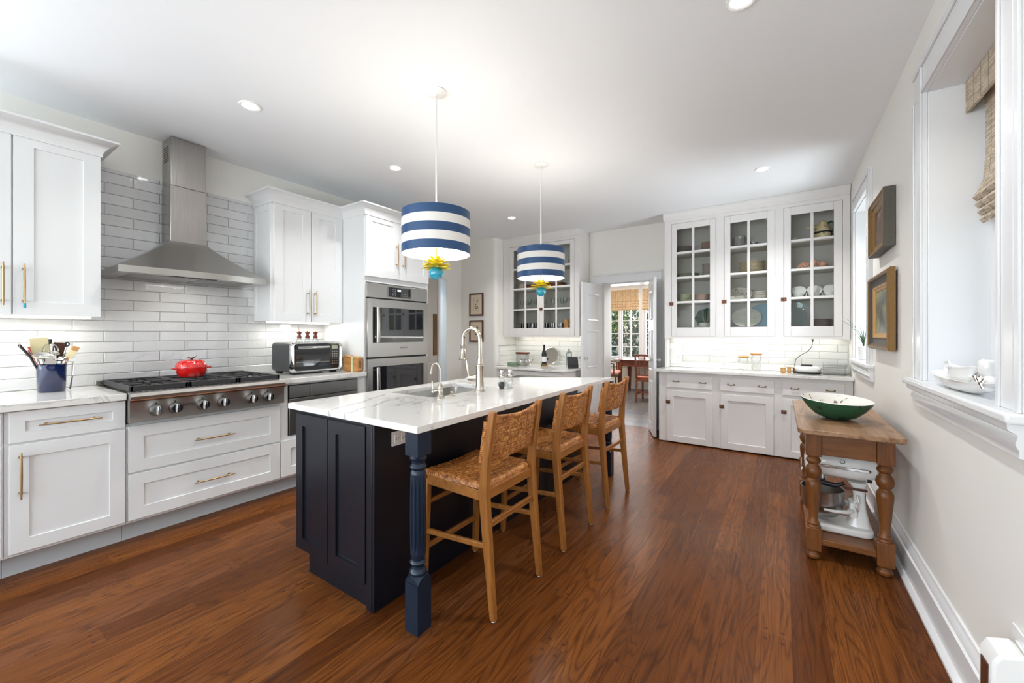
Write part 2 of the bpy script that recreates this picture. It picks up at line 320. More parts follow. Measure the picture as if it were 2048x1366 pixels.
# ------------------------------------------------------------------ mesh builder
ORG = {}
class MB:
    def __init__(s): s.v = []; s.f = []
    def add(s, vs, fs): k = len(s.v); s.v += [tuple(p) for p in vs]; s.f += [tuple(i + k for i in f) for f in fs]; return s
    def box(s, x0, x1, y0, y1, z0, z1):
        return s.add([(x0, y0, z0), (x1, y0, z0), (x1, y1, z0), (x0, y1, z0), (x0, y0, z1), (x1, y0, z1), (x1, y1, z1), (x0, y1, z1)],
                     [(0, 3, 2, 1), (4, 5, 6, 7), (0, 1, 5, 4), (1, 2, 6, 5), (2, 3, 7, 6), (3, 0, 4, 7)])
    def lathe(s, prof, c=(0, 0, 0), n=24, axis='z', sx=1, sy=1, mod=None, cap=True):
        vs, fs = [], []
        for r, z in prof:
            for i in range(n):
                a = 2 * PI * i / n; rr = r * (mod(a, z) if mod else 1); x, y = rr * math.cos(a) * sx, rr * math.sin(a) * sy
                q = {'z': (x, y, z), 'x': (z, x, y), 'y': (x, z, y)}[axis]; vs.append((q[0] + c[0], q[1] + c[1], q[2] + c[2]))
        for k in range(len(prof) - 1):
            for i in range(n): j = (i + 1) % n; fs.append((k * n + i, k * n + j, (k + 1) * n + j, (k + 1) * n + i))
        if cap and prof[0][0] > 1e-5: fs.append(tuple(range(n - 1, -1, -1)))
        if cap and prof[-1][0] > 1e-5: fs.append(tuple((len(prof) - 1) * n + i for i in range(n)))
        return s.add(vs, fs)
    def tube(s, pts, r, n=10, flat=1.0, caps=True):
        pts = [Vector(p) for p in pts]; rs = r if isinstance(r, (list, tuple)) else [r] * len(pts); vs, fs = [], []
        t0 = (pts[1] - pts[0]).normalized(); up = Vector((0, 0, 1)) if abs(t0.z) < .9 else Vector((0, 1, 0)); a = t0.cross(up).normalized()
        for k, p in enumerate(pts):
            t = (pts[min(k + 1, len(pts) - 1)] - pts[max(k - 1, 0)]).normalized(); a = (a - t * a.dot(t)).normalized(); b = t.cross(a)
            for i in range(n): w = 2 * PI * i / n; vs.append(p + a * math.cos(w) * rs[k] + b * math.sin(w) * rs[k] * flat)
        for k in range(len(pts) - 1):
            for i in range(n): j = (i + 1) % n; fs.append((k * n + i, k * n + j, (k + 1) * n + j, (k + 1) * n + i))
        if caps: fs.append(tuple(range(n - 1, -1, -1))); fs.append(tuple((len(pts) - 1) * n + i for i in range(n)))
        return s.add(vs, fs)
    def bar(s, p0, p1, w, h, w1=None, h1=None, up=(0, 0, 1)):
        """square section bar from p0 to p1"""
        p0, p1 = Vector(p0), Vector(p1); t = (p1 - p0).normalized(); u = Vector(up)
        if abs(t.dot(u)) > .95: u = Vector((0, 1, 0))
        a = t.cross(u).normalized(); b = a.cross(t); w1 = w1 or w; h1 = h1 or h; vs = []
        for p, ww, hh in ((p0, w, h), (p1, w1, h1)):
            for sa, sb in ((-1, -1), (1, -1), (1, 1), (-1, 1)): vs.append(p + a * sa * ww / 2 + b * sb * hh / 2)
        return s.add(vs, [(3, 2, 1, 0), (4, 5, 6, 7), (0, 1, 5, 4), (1, 2, 6, 5), (2, 3, 7, 6), (3, 0, 4, 7)])
    def prism(s, poly, axis, a, b):
        """poly in the two other axes (order x,y,z minus axis) extruded from a to b"""
        n = len(poly); P = lambda u, v, w: {'x': (w, u, v), 'y': (u, w, v), 'z': (u, v, w)}[axis]
        vs = [P(u, v, a) for u, v in poly] + [P(u, v, b) for u, v in poly]
        fs = [tuple(range(n - 1, -1, -1)), tuple(range(n, 2 * n))] + [(i, (i + 1) % n, n + (i + 1) % n, n + i) for i in range(n)]
        return s.add(vs, fs)
    def panel(s, face, a0, a1, z0, z1, d, rings):
        """rectangular panel on plane d facing `face`; rings = (inset, out) from the back edge to the middle"""
        vs, fs = [], []
        for (i, o) in rings:
            for (u, v) in ((a0 + i, z0 + i), (a1 - i, z0 + i), (a1 - i, z1 - i), (a0 + i, z1 - i)):
                vs.append({'+x': (d + o, u, v), '-x': (d - o, u, v), '-y': (u, d - o, v), '+y': (u, d + o, v)}[face])
        for k in range(len(rings) - 1):
            for i in range(4): j = (i + 1) % 4; fs.append((4 * k + i, 4 * k + j, 4 * k + 4 + j, 4 * k + 4 + i))
        fs.append((3, 2, 1, 0)); m = 4 * (len(rings) - 1); fs.append((m, m + 1, m + 2, m + 3)); return s.add(vs, fs)
    def ball(s, c, r, n=16, m=10, sx=1, sy=1, sz=1):
        return s.lathe([(max(1e-6, r * math.sin(PI * k / m)), -r * math.cos(PI * k / m) * sz) for k in range(m + 1)], c, n, 'z', sx, sy)
    def xf(s, mx):
        s.v = [tuple(mx @ Vector(p)) for p in s.v]; return s
    def build(s, name, m, parent=None, loc=None, bevel=0, flat=False, ang=38, seg=2, label=None):
        vs = s.v
        if parent is not None: o0 = ORG.get(parent.name, (0, 0, 0))
        elif loc is not None: o0 = loc
        else:
            xs, ys, zs = zip(*vs); o0 = ((min(xs) + max(xs)) / 2, (min(ys) + max(ys)) / 2, min(zs))
        me = bpy.data.meshes.new(name); me.from_pydata([(p[0] - o0[0], p[1] - o0[1], p[2] - o0[2]) for p in vs], [], s.f)
        b = bmesh.new(); b.from_mesh(me); bmesh.ops.recalc_face_normals(b, faces=b.faces)
        if not flat:
            for f in b.faces: f.smooth = True
            lim = math.radians(ang)
            for e in b.edges:
                if len(e.link_faces) != 2 or e.calc_face_angle(0) > lim: e.smooth = False
        b.to_mesh(me); b.free()
        if m is not None: me.materials.append(M[m] if isinstance(m, str) else m)
        o = bpy.data.objects.new(name, me); C.objects.link(o)
        if parent is not None: o.parent = parent; ORG[o.name] = o0
        else: o.location = o0; ORG[o.name] = o0
        if bevel: k = o.modifiers.new('bevel', 'BEVEL'); k.width = bevel; k.segments = seg; k.limit_method = 'ANGLE'; k.angle_limit = math.radians(50)
        if label: o['label'] = label
        return o
def thing(name, label, cat, loc=(0, 0, 0), group=None):
    o = bpy.data.objects.new(name, None); C.objects.link(o); o.location = loc; o.empty_display_size = .05; ORG[o.name] = tuple(loc)
    o['label'] = label; o['category'] = cat
    if group: o['group'] = group
    return o
def tag(o, label, cat, group=None):
    o['label'] = label; o['category'] = cat
    if group: o['group'] = group
    return o
def struct(o): o['kind'] = 'structure'; return o
def dup(root, loc=None, rz=None, label=None, group=None, sc=None):
    r = root.copy(); C.objects.link(r)
    if loc is not None: r.location = loc
    if rz is not None: r.rotation_euler = (0, 0, rz)
    if sc is not None: r.scale = sc
    if label: r['label'] = label
    if group: r['group'] = group
    for ch in list(root.children):
        c = ch.copy(); C.objects.link(c); c.parent = r
        for g in list(ch.children): q = g.copy(); C.objects.link(q); q.parent = c
    return r
def text(name, body, size, loc, rot, m, parent, ext=.0006):
    cu = bpy.data.curves.new(name, 'FONT'); cu.body = body; cu.size = size; cu.extrude = ext; cu.align_x = 'CENTER'; cu.align_y = 'CENTER'
    t = bpy.data.objects.new(name, cu); C.objects.link(t); dg = bpy.context.evaluated_depsgraph_get()
    me = bpy.data.meshes.new_from_object(t.evaluated_get(dg)); bpy.data.objects.remove(t)
    o = bpy.data.objects.new(name, me); C.objects.link(o); me.materials.append(M[m])
    p0 = ORG.get(parent.name, (0, 0, 0)); o.parent = parent; o.location = (loc[0] - p0[0], loc[1] - p0[1], loc[2] - p0[2]); o.rotation_euler = rot; return o
SH = lambda t, rail, rec=.009: [(0, 0), (0, t - .0015), (.0015, t), (rail, t), (rail + .002, t - rec)]

# ------------------------------------------------------------------ the setting
struct(MB().box(-4.9, .9, -2.7, 5.73, -.08, 0).build('floor', 'floor'))
struct(MB().box(-5.6, .9, -2.7, 5.95, H, H + .12).build('ceiling', 'ceil'))
# left wall: straight behind the range, stepping back into an alcove past the ovens
struct(MB().box(-4.33, XL, -2.7, -2.1, 0, H).box(-4.33, XL, -.6, 3.36, 0, H).box(-4.33, XL, -2.1, -.6, 0, .7).box(-4.33, XL, -2.1, -.6, 2.4, H).build('wall_left', 'wall'))  # opening behind the camera is made up, lets the side fill in
w = MB().box(-4.72, -4.33, 3.2, 3.36, 0, H)
w.box(-4.72, -4.47, 3.36, 3.84, 0, H).box(-4.72, -4.47, 4.76, 5.12, 0, H).box(-4.72, -4.47, 3.84, 4.76, 2.19, H)
struct(w.build('wall_alcove', 'wall'))
# right wall with two deep windows
WY = [(1.89, 2.72), (4.255, 5.02)]
w = MB(); x0, x1 = XR, XR + .28; ys = [-2.7, 1.89, 2.72, 4.255, 5.02, 5.95]
for k in range(0, 5, 2): w.box(x0, x1, ys[k], ys[k + 1], 0, H)
for a, b in WY: w.box(x0, x1, a, b, 0, 1.05); w.box(x0, x1, a, b, 2.48, H)
struct(w.build('wall_right', 'wall'))
# far wall with the dining room doorway, and the boxed-out corner at its left end
w = MB().box(-3.75, -2.2, 5.69, 5.94, 0, H).box(-2.2, -1.5, 5.69, 5.94, 2.05, H).box(-1.5, XR, 5.69, 5.94, 0, H).box(-1.24, XR, 5.51, 5.69, 0, 1.268)
poly = [(-4.72, 5.12)] + [(-3.81 + .06 * math.sin(a), 5.18 - .06 * math.cos(a)) for a in [k * PI / 16 for k in range(9)]] + [(-3.75, 5.94), (-4.72, 5.94)]
w.prism(poly, 'z', 0, H)
struct(w.build('wall_far', 'wall'))
w = MB().box(-4.9, -4.05, -2.7, -2.4, 0, H).box(.25, .9, -2.7, -2.4, 0, H).box(-4.05, .25, -2.7, -2.4, 0, .55).box(-4.05, .25, -2.7, -2.4, 2.5, H)
struct(w.build('wall_back', 'wall'))
w = MB()
for k in range(5): x = -4.05 + 4.3 * k / 4; w.box(x - .04, x + .04, -2.62, -2.52, .55, 2.5)
w.box(-4.05, .25, -2.62, -2.52, .55, .63).box(-4.05, .25, -2.62, -2.52, 2.42, 2.5).box(-4.05, .25, -2.6, -2.54, 1.5, 1.54)
o = struct(w.build('window_4', 'trim'))  # unseen window frame, added where the rear fill enters
# hall behind the alcove door
w = MB().box(-5.55, -5.45, 3.3, 5.2, 0, H).box(-5.45, -4.72, 5.1, 5.2, 0, H).box(-5.45, -4.72, 3.3, 3.4, 0, H)
struct(w.build('wall_hall', 'hallblue'))
area('hall_added_fill', (-5.0, 4.5, 2.75), (0, 0, 0), .4, .4, 34, (.95, .97, 1))  # unseen fill added to brighten the hall, not a known lamp
d = struct(MB().panel('+x', 3.84, 4.575, .01, 2.17, -4.53, [(0, 0), (0, .04)]).build('door_1', 'greydoor'))
d2 = MB()
for z0, z1 in ((.25, .72), (.85, 1.5), (1.62, 2.03)):
    for a, b in ((3.93, 4.15), (4.24, 4.47)): d2.panel('+x', a, b, z0, z1, -4.491, [(0, 0), (0, .006), (.018, .001), (.03, .005)])
d2.build('door_panel', 'greydoor', d)
MB().box(-4.492, -4.478, 4.48, 4.56, .98, 1.62).build('push_plate', 'brassd', d, bevel=.003)
MB().box(-4.53, -4.465, 4.578, 4.62, .01, 2.17).build('door_edge', 'trim', d)

# right wall trim: casings, sills, reveals
def window(n, a, b, zs, sill_out, yo0, yo1, tall=True):
    zt = 2.48; ca = .15 if n == 1 else .125
    cb = .15 if n == 1 else .035
    f = MB()
    f.box(XR + .0002, XR + .26, a, a + .012, zs, zt - .012).box(XR + .0002, XR + .26, b - .012, b, zs, zt - .012).box(XR + .0002, XR + .26, a, b, zt - .012, zt)
    # casing with stepped profile
    for (u0, u1) in ((a - ca, a + .006), (b - .006, b + cb)):
        f.box(XR - .018, XR, u0, u1, zs, zt - .0062)
        if u1 - u0 > .06:
            f.box(XR - .026, XR - .0182, u0, u0 + .028, zs, zt + ca - .03).box(XR - .024, XR - .0182, u1 - .02, u1, zs, zt - .008)
            f.box(XR - .022, XR - .0182, u0 + .045, u0 + .058, zs, zt + ca - .04)
    f.box(XR - .018, XR, a - ca, b + cb, zt - .006, zt + ca).box(XR - .0265, XR - .0182, a - ca, b + cb, zt + ca - .028, zt + ca).box(XR - .0245, XR - .0182, a, b, zt - .006, zt + .014)
    w1 = struct(f.build('window_%d' % n, 'trim', bevel=.003))
    s = MB()
    for (u0, u1) in ((a + .012, a + .06), (b - .06, b - .012)): s.box(XR + .20, XR + .245, u0, u1, zs, zt - .012)
    s.box(XR + .20, XR + .245, a + .06, b - .06, zs, zs + .06).box(XR + .20, XR + .245, a + .06, b - .06, zt - .06, zt - .012).box(XR + .20, XR + .24, a + .06, b - .06, 1.76, 1.80)
    m_ = (a + b) / 2; s.box(XR + .21, XR + .235, m_ - .012, m_ + .012, zs + .06, 1.76)
    s.build('sash', 'trim', w1, bevel=.003)
    MB().box(XR + .218, XR + .222, a + .06, b - .06, zs + .06, zt - .06).build('pane', 'pane', w1)
    t = MB().prism([(sill_out, yo0), (XR - .0005, yo0), (XR - .0005, a + .001), (XR + .25, a + .001), (XR + .25, b - .001), (XR - .0005, b - .001), (XR - .0005, yo1), (sill_out, yo1)], 'z', zs - .03, zs)
    sl = struct(t.build('trim_%d' % n, 'trim', bevel=.008, seg=3))
    # cove apron below the sill
    pr = [(XR, zs - .03), (sill_out + .012, zs - .03), (sill_out + .014, zs - .05), (sill_out + .034, zs - .064), (XR - .03, zs - .09), (XR - .022, zs - .108), (XR - .022, zs - .128), (XR, zs - .132)]
    MB().prism(pr, 'y', yo0 + .03, yo1 - .03).build('apron', 'trim', sl)
    return w1
window(1, 1.89, 2.72, 1.085, .52, 1.715, 2.90)
window(2, 4.255, 5.02, 1.075, .53, 4.06, 5.03)
# baseboard with cap and shoe
pr = [(XR, 0), (XR - .05, 0), (XR - .05, .012), (XR - .036, .028), (XR - .03, .03), (XR - .03, .145), (XR - .022, .15), (XR - .022, .165), (XR - .012, .178), (XR - .008, .195), (XR, .198)]
struct(MB().prism(pr, 'y', -2.4, 5.07).build('baseboard_right', 'trim'))
struct(MB().box(-4.47, -4.455, 4.77, 5.12, 0, .15).box(-4.455, -3.78, 5.105, 5.12, 0, .15).build('baseboard_left', 'trim', bevel=.003))
# doorway: casing, lining, two six-panel leaves
f = MB().box(-2.335, -2.2, 5.665, 5.69, 0, 2.05).box(-1.5, -1.365, 5.665, 5.69, 0, 2.05).box(-2.335, -1.365, 5.665, 5.69, 2.05, 2.185)
f.box(-2.345, -1.355, 5.65, 5.6648, 2.165, 2.19).box(-2.225, -2.2, 5.655, 5.6648, 0, 2.05).box(-1.5, -1.475, 5.655, 5.6648, 0, 2.05).box(-2.225, -1.475, 5.655, 5.6648, 2.05, 2.075)
f.box(-2.2, -2.185, 5.69, 5.96, 0, 2.05).box(-1.515, -1.5, 5.69, 5.96, 0, 2.05).box(-2.185, -1.515, 5.69, 5.96, 2.035, 2.05)
struct(f.build('door_2', 'trim', bevel=.003))
def leaf(n, hinge, tip, sgn):
    h, t = Vector((*hinge, 0)), Vector((*tip, 0)); L = (t - h).length; a = math.atan2(t.y - h.y, t.x - h.x)
    m = MB()
    w = L; th = .035
    m.box(0, w, -th / 2, th / 2, .012, 2.03)
    o = struct(m.build('door_%d' % n, 'trim', loc=(0, 0, 0), bevel=.002)); ORG[o.name] = (0, 0, 0)
    p = MB()
    for z0, z1 in ((.14, .70), (.83, 1.36), (1.49, 1.88)):
        cols = ((.09, w / 2 - .035), (w / 2 + .035, w - .09)) if L > .5 else ((.1, w - .1),)
        for (u0, u1) in cols:
            for s_ in ('-y', '+y'): p.panel(s_, u0, u1, z0, z1, (-th / 2 if s_ == '-y' else th / 2), [(0, -.001), (0, .004), (.014, .010), (.028, .001), (.045, .006)])
    p.build('raised_panel', 'trim', o)
    k = MB(); k.lathe([(.008, 0), (.008, .02), (.018, .03), (.022, .042), (.016, .052), (0, .056)], (w - .045, th / 2, .98), 14, 'y')
    k.lathe([(0, -.056), (.016, -.052), (.022, -.042), (.018, -.03), (.008, -.02), (.008, 0)], (w - .045, -th / 2, .98), 14, 'y'); k.build('door_knob', 'crystal', o)
    o.location = (h.x, h.y, 0); o.rotation_euler = (0, 0, a)
    return o
leaf(3, (-2.21, 5.63), (-2.30, 5.14), 1)
leaf(4, (-1.51, 5.64), (-1.33, 5.20), 1)

# dining room
struct(MB().box(-5.6, 1.2, 5.73, 9.9, -.08, -.002).build('floor_dining', 'slate'))
struct(MB().box(-5.6, 1.2, 5.94, 9.9, 2.62, 2.74).build('ceiling_dining', 'ceil'))
w = MB().box(-5.3, -5.1, 5.94, 9.9, 0, 2.62).box(.6, .8, 5.94, 9.9, 0, 2.62).box(-5.1, .6, 9.6, 9.8, 0, .70).box(-5.1, .6, 9.6, 9.8, 2.40, 2.62).box(-5.1, -4.30, 9.6, 9.8, .7, 2.4).box(-.9, .6, 9.6, 9.8, .7, 2.4)
struct(w.build('wall_dining', 'wall_dining'))
f = MB(); f.box(-4.30, -.9, 9.56, 9.78, .66, .70).box(-4.3, -.9, 9.59, 9.6, 2.36, 2.5).box(-5.1, .6, 9.575, 9.6, 0, .16).box(-5.1, .6, 9.57, 9.6, .52, .56)
for k in range(5):
    x = -2.765 + (k - 1) * 1.07 - .0
    if x > -1: break
for x in (-3.835, -2.765, -1.695): f.box(x - .04, x + .04, 9.55, 9.72, .7, 2.4)
w3 = struct(f.build('window_3', 'trim', bevel=.003))
s = MB(); px = []
for x in (-3.835, -2.765, -1.695):
    for (a, b) in ((x - .53, x - .04), (x + .04, x + .53)):
        s.box(a, a + .045, 9.66, 9.70, .7, 2.4).box(b - .045, b, 9.66, 9.70, .7, 2.4).box(a + .045, b - .045, 9.66, 9.70, .7, .76).box(a + .045, b - .045, 9.66, 9.70, 2.34, 2.4)
        m_ = (a + b) / 2; s.box(m_ - .013, m_ + .013, 9.665, 9.695, .76, 2.34)
        for z in (1.0, 1.32, 1.635, 1.95): s.box(a + .045, m_ - .013, 9.667, 9.693, z - .013, z + .013).box(m_ + .013, b - .045, 9.667, 9.693, z - .013, z + .013)
        px.append((a + .045, b - .045))
s.build('sash', 'trim', w3)
for a, b in px: MB().box(a, b, 9.678, 9.682, .76, 2.34).build('pane', 'pane', w3)
area('dining_added_fill', (-2.2, 7.4, 2.58), (0, 0, 0), 2.2, 1.8, 90, (1, .97, .93))  # hidden overhead fill added to brighten the dining room
# bamboo blinds hanging in the dining windows
def blind(x0, x1, label):
    m = MB(); m.box(x0, x1, 9.50, 9.52, 2.14, 2.37)
    pr = []
    for k in range(4): z = 2.16 - k * .065; m.prism([(9.515, z), (9.485, z - .02), (9.475, z - .06), (9.495, z - .09), (9.515, z - .07)], 'x', x0, x1)
    return tag(m.build('bamboo_blind', 'shade2'), label, 'window blind', 'bamboo blinds in the dining room')
blind(-3.80, -2.815, 'bamboo roman blind on the wider, left dining window seen through the doorway')
blind(-2.715, -1.74, 'bamboo roman blind right of the white post, partly behind the door leaf')
# garden
struct(MB().box(-12, 7, 9.9, 22, -.5, -.35).build('ground', 'lawn'))
struct(MB().box(.9, 6, -6, 9.8, -.5, -.35).build('ground_side', 'lawn'))
def leaves(name, m, boxes, n, size, label, cat, seed):
    r = random.Random(seed); q = MB(); vs, fs = [], []
    for (cx, cy, cz, rx, ry, rz) in boxes:
        for k in range(n):
            u = Vector((r.gauss(0, 1), r.gauss(0, 1), r.gauss(0, 1))).normalized() * (r.random() ** .35)
            p = Vector((cx + u.x * rx, cy + u.y * ry, cz + u.z * rz)); a = Vector((r.uniform(-1, 1), r.uniform(-1, 1), r.uniform(-1, 1))).normalized(); b = a.orthogonal().normalized() * size * .5; a = a * size * r.uniform(.7, 1.4)
            i = len(vs); vs += [p - a, p - b * .9, p + a, p + b * .9]; fs.append((i, i + 1, i + 2, i + 3))
    q.add(vs, fs); o = q.build(name, m, flat=True); o['kind'] = 'stuff'; return tag(o, label, cat)
leaves('hedge_leaves', 'hedge', [(-3.2 + k * 1.1, 13.2, 1.0 + .25 * (k % 2), 1.1, .8, 1.9) for k in range(-3, 5)], 1500, .07, 'dark green hedge leaves filling the dining room windows', 'hedge', 3)
leaves('tree_leaves', 'hedge2', [(-4.9, 12.4, 2.1, 1.0, .6, 1.0), (-5.6, 12.3, 1.2, .8, .5, 1.2)], 1500, .07, 'bright yellow-green leaves behind the left dining window panes', 'tree', 5)

# ------------------------------------------------------------------ ceiling lights
for i, (x, y) in enumerate(DOWN):
    lab = ['recessed downlight over the range hood end of the ceiling', 'recessed downlight just left of the nearer pendant', 'recessed downlight between the two pendants, farthest on the left side', 'recessed downlight in front of the built-in glass cupboards on the right', 'recessed downlight cut by the top edge of the photo'][i]
    t = thing('downlight', lab, 'ceiling light', (x, y, H), 'recessed ceiling downlights')
    MB().lathe([(.042, -.001), (.042, -.004), (.06, -.007), (.064, -.003), (.064, 0)], (x, y, H), 28).build('trim_ring', 'white', t)
    MB().lathe([(.001, -.006), (.041, -.006), (.041, -.003), (.001, -.003)], (x, y, H), 24).build('lens', 'lamp', t)
    l = bpy.data.lights.new('downlight_beam', 'AREA'); l.shape = 'DISK'; l.size = .08; l.energy = (8, 9, 15, 17, 12)[i]; l.color = (1, .99, .98); l.spread = math.radians(125)
    lo = bpy.data.objects.new('downlight_beam', l); C.objects.link(lo); lo.location = (0, 0, -.012); lo.parent = t
# striped drum pendants
def pendant(x, y, zb, label):
    t = thing('striped_pendant', label, 'pendant lamp', (x, y, H), 'striped drum pendants over the island'); R = .212; h = .262
    MB().lathe([(.066, 0), (.066, -.006), (.058, -.012), (.012, -.016), (.010, -.03), (.0, -.03)], (x, y, H), 28).build('ceiling_canopy', 'white', t)
    MB().tube([(x, y, H - .02), (x, y, zb + h - .01)], .005, 8).build('rod', 'white', t)
    n = 64; vs, fs = [], []; prof = [(R, 0), (R, h), (R - .003, h), (R - .003, 0)]
    m = MB()
    m2 = MB(); vs = []
    for r_, z_ in prof:
        for k in range(n): a = 2 * PI * k / n; vs.append((x + r_ * math.cos(a), y + r_ * math.sin(a), zb + z_))
    fo = [(k, (k + 1) % n, n + (k + 1) % n, n + k) for k in range(n)]
    m.add(vs[:2 * n], fo); s = m.build('drum_shade', 'stripes', None, loc=(x, y, zb)); s.location = (0, 0, zb - H); s.parent = t; ORG[s.name] = (x, y, zb)
    m2.add(vs[2 * n:], [(k, (k + 1) % n, n + (k + 1) % n, n + k) for k in range(n)])
    m2.add([vs[k] for k in range(n)] + [vs[3 * n + k] for k in range(n)], fo); m2.add([vs[n + k] for k in range(n)] + [vs[2 * n + k] for k in range(n)], fo)
    m2.build('shade_lining', 'glowinner', t)
    f = MB().tube([(x, y, zb + h), (x, y, zb - .06)], .006, 8)
    for k in range(3): a = 2 * PI * k / 3 + .3; f.tube([(x, y, zb + h - .02), (x + R * math.cos(a), y + R * math.sin(a), zb + h - .006)], .002, 5)
    for k in range(3): a = 2 * PI * k / 3 + .9; f.tube([(x, y, zb + .07), (x + .06 * math.cos(a), y + .06 * math.sin(a), zb + .08), (x + .07 * math.cos(a), y + .07 * math.sin(a), zb + .11)], .004, 6)
    f.build('inner_stem', 'brass', t)
    for k in range(3):
        a = 2 * PI * k / 3 + .9; MB().ball((x + .075 * math.cos(a), y + .075 * math.sin(a), zb + .145), .028, 12, 8, sz=1.25).build('light_bulb', 'bulb', t)
    lf = MB(); r = random.Random(4)
    for ring, (cnt, L, up, z0) in enumerate(((10, .088, -.25, -.082), (10, .082, .0, -.074), (8, .066, .3, -.066), (6, .04, .6, -.062))):
        for k in range(cnt):
            a = 2 * PI * (k + .5 * ring) / cnt + r.uniform(-.1, .1); pts = []
            for q in range(7):
                s_ = q / 6; rr = .008 + L * s_; zz = zb + z0 + up * .06 * math.sin(s_ * 1.6) + .010 * math.sin(s_ * PI) + .012 * s_ ** 4
                wd = .0145 * math.sin(PI * min(1, .18 + s_ * .82)) ** .8 + .001
                pts.append(((x + rr * math.cos(a), y + rr * math.sin(a), zz), wd))
            vs = []
            for (p, wd) in pts:
                dx, dy = -math.sin(a) * wd, math.cos(a) * wd; vs += [(p[0] - dx, p[1] - dy, p[2]), (p[0], p[1], p[2] - .004), (p[0] + dx, p[1] + dy, p[2])]
            fs = []
            for q in range(6):
                for c_ in range(2): i0 = 3 * q + c_; fs.append((i0, i0 + 1, i0 + 4, i0 + 3))
            lf.add(vs, fs)
    lo_ = lf.build('leaf_crown', 'leaf_y', t); k_ = lo_.modifiers.new('thick', 'SOLIDIFY'); k_.thickness = .0015
    MB().ball((x, y, zb - .115), .044, 24, 16).lathe([(.018, -.075), (.02, -.068), (.012, -.06)], (x, y, zb), 16).build('ball_finial', 'aqua', t)
    l = bpy.data.lights.new('pendant_bulb', 'POINT'); l.energy = 18; l.shadow_soft_size = .05; l.color = (1, .95, .88)
    lo = bpy.data.objects.new('pendant_bulb', l); C.objects.link(lo); lo.parent = t; lo.location = (0, 0, zb + .13 - H)
    return t
pendant(-1.805, 1.83, 1.808, 'nearer of the two navy and white striped drum pendants with aqua ball')
pendant(-1.80, 3.14, 1.808, 'farther navy and white striped drum pendant, in front of the small glass cupboard')

# ------------------------------------------------------------------ range wall
def backsplash(name, boxes, m, label):
    q = MB()
    for b in boxes: q.box(*b)
    return tag(q.build(name, m), label, 'tile backsplash')
backsplash('tile_backsplash', [(XL, XL + .01, -.6, .70, .944, 1.42), (XL, XL + .01, .70, 1.758, .944, 2.515), (XL, XL + .01, 1.758, 2.445, .944, 1.42)], 'tileL', 'glossy white hand-made tile wall behind the range hood and left counter')

def pull(parent, p, L, ax, name='handle', proj=.032, r=.0062, m='brass', out=(1, 0, 0)):
    """tapered bar pull centred at p on the face; ax 'y','z','x'"""
    o = Vector(out); c = Vector(p) + o * proj; d = {'x': Vector((1, 0, 0)), 'y': Vector((0, 1, 0)), 'z': Vector((0, 0, 1))}[ax]; q = MB()
    ts = (-.5, -.47, -.3, 0, .3, .47, .5); rs = (.55, .62, .85, 1.0, .85, .62, .55)
    q.tube([c + d * L * t for t in ts], [r * k for k in rs], 10)
    for s_ in (-1, 1): b = Vector(p) + d * L * .38 * s_; q.tube([b, b + o * proj], [.0055, .0042], 8); q.tube([b, b + o * .003], .008, 10)
    return q.build(name, m, parent)
def front(parent, name, face, a0, a1, z0, z1, d, m='cab', t=.02, rail=.062, rec=.009, label=None):
    return MB().panel(face, a0, a1, z0, z1, d, SH(t, rail, rec)).build(name, m, parent, bevel=0, label=label)
FX = -3.38        # carcass front; doors are 2 cm proud of it
def base(label, y0, y1, zc=.902, hollow=None, group=None):
    t = thing('base_cabinet', label, 'cabinet', (-3.7, (y0 + y1) / 2, 0))
    q = MB().box(XL + .002, FX, y0, y1, .13, zc)
    if hollow:
        q = MB(); a, b, c_, d_ = hollow
        q.box(XL + .002, FX, y0, y1, .13, c_).box(XL + .002, FX, y0, a, c_, zc).box(XL + .002, FX, b, y1, c_, zc).box(XL + .002, FX, a, b, d_, zc)
    q.build('body', 'cab', t)
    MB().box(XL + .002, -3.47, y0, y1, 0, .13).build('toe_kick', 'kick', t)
    return t
# cabinet cut by the left edge
t = base('white base cabinet at the far left, only its right edge in the photo', -.36, .258)
front(t, 'door', '+x', -.35, .252, .148, .722, FX); front(t, 'drawer', '+x', -.35, .252, .733, .898, FX)
t = base('white base cabinet left of the gas range top, with one drawer over one door', .260, .731)
d = front(t, 'drawer', '+x', .276, .726, .733, .898, FX, rail=.055); pull(d, (FX + .02, .497, .818), .245, 'y')
d = front(t, 'door', '+x', .276, .726, .148, .722, FX, rail=.068); pull(d, (FX + .02, .314, .56), .25, 'z')
t = base('wide white base cabinet with two deep drawers under the gas range top', .733, 1.650, .750)
for (z0, z1, zp) in ((.445, .735, .582), (.148, .434, .289)):
    d = front(t, 'drawer', '+x', .740, 1.644, z0, z1, FX, rail=.072); pull(d, (FX + .02, 1.19, zp), .245, 'y')
t = base('white base cabinet housing the microwave drawer, right of the range top', 1.652, 2.443, .902, (1.715, 2.368, .47, .888))
d = front(t, 'drawer', '+x', 1.658, 2.437, .148, .442, FX, rail=.072); pull(d, (FX + .02, 2.05, .30), .245, 'y')
# microwave drawer
t = thing('microwave_drawer', 'dark steel microwave drawer under the counter with the toaster oven', 'microwave', (-3.6, 2.04, .475))
MB().box(-4.0, FX - .002, 1.72, 2.363, .475, .883).build('housing', 'charcoal', t)
MB().box(FX - .002, FX + .018, 1.722, 2.361, .477, .772).build('drawer_front', 'steeld', t, bevel=.002)
MB().box(FX - .002, FX + .006, 1.73, 2.353, .60, .61).build('seam', 'black', t)
for (a, b) in ((1.722, 1.895), (2.232, 2.361)): MB().box(FX - .002, FX + .016, a, b, .780, .881).build('control_strip', 'steeld', t, bevel=.002)
MB().box(FX - .002, FX + .020, 1.897, 2.230, .780, .881).build('flip_panel', 'steeld', t, bevel=.002)
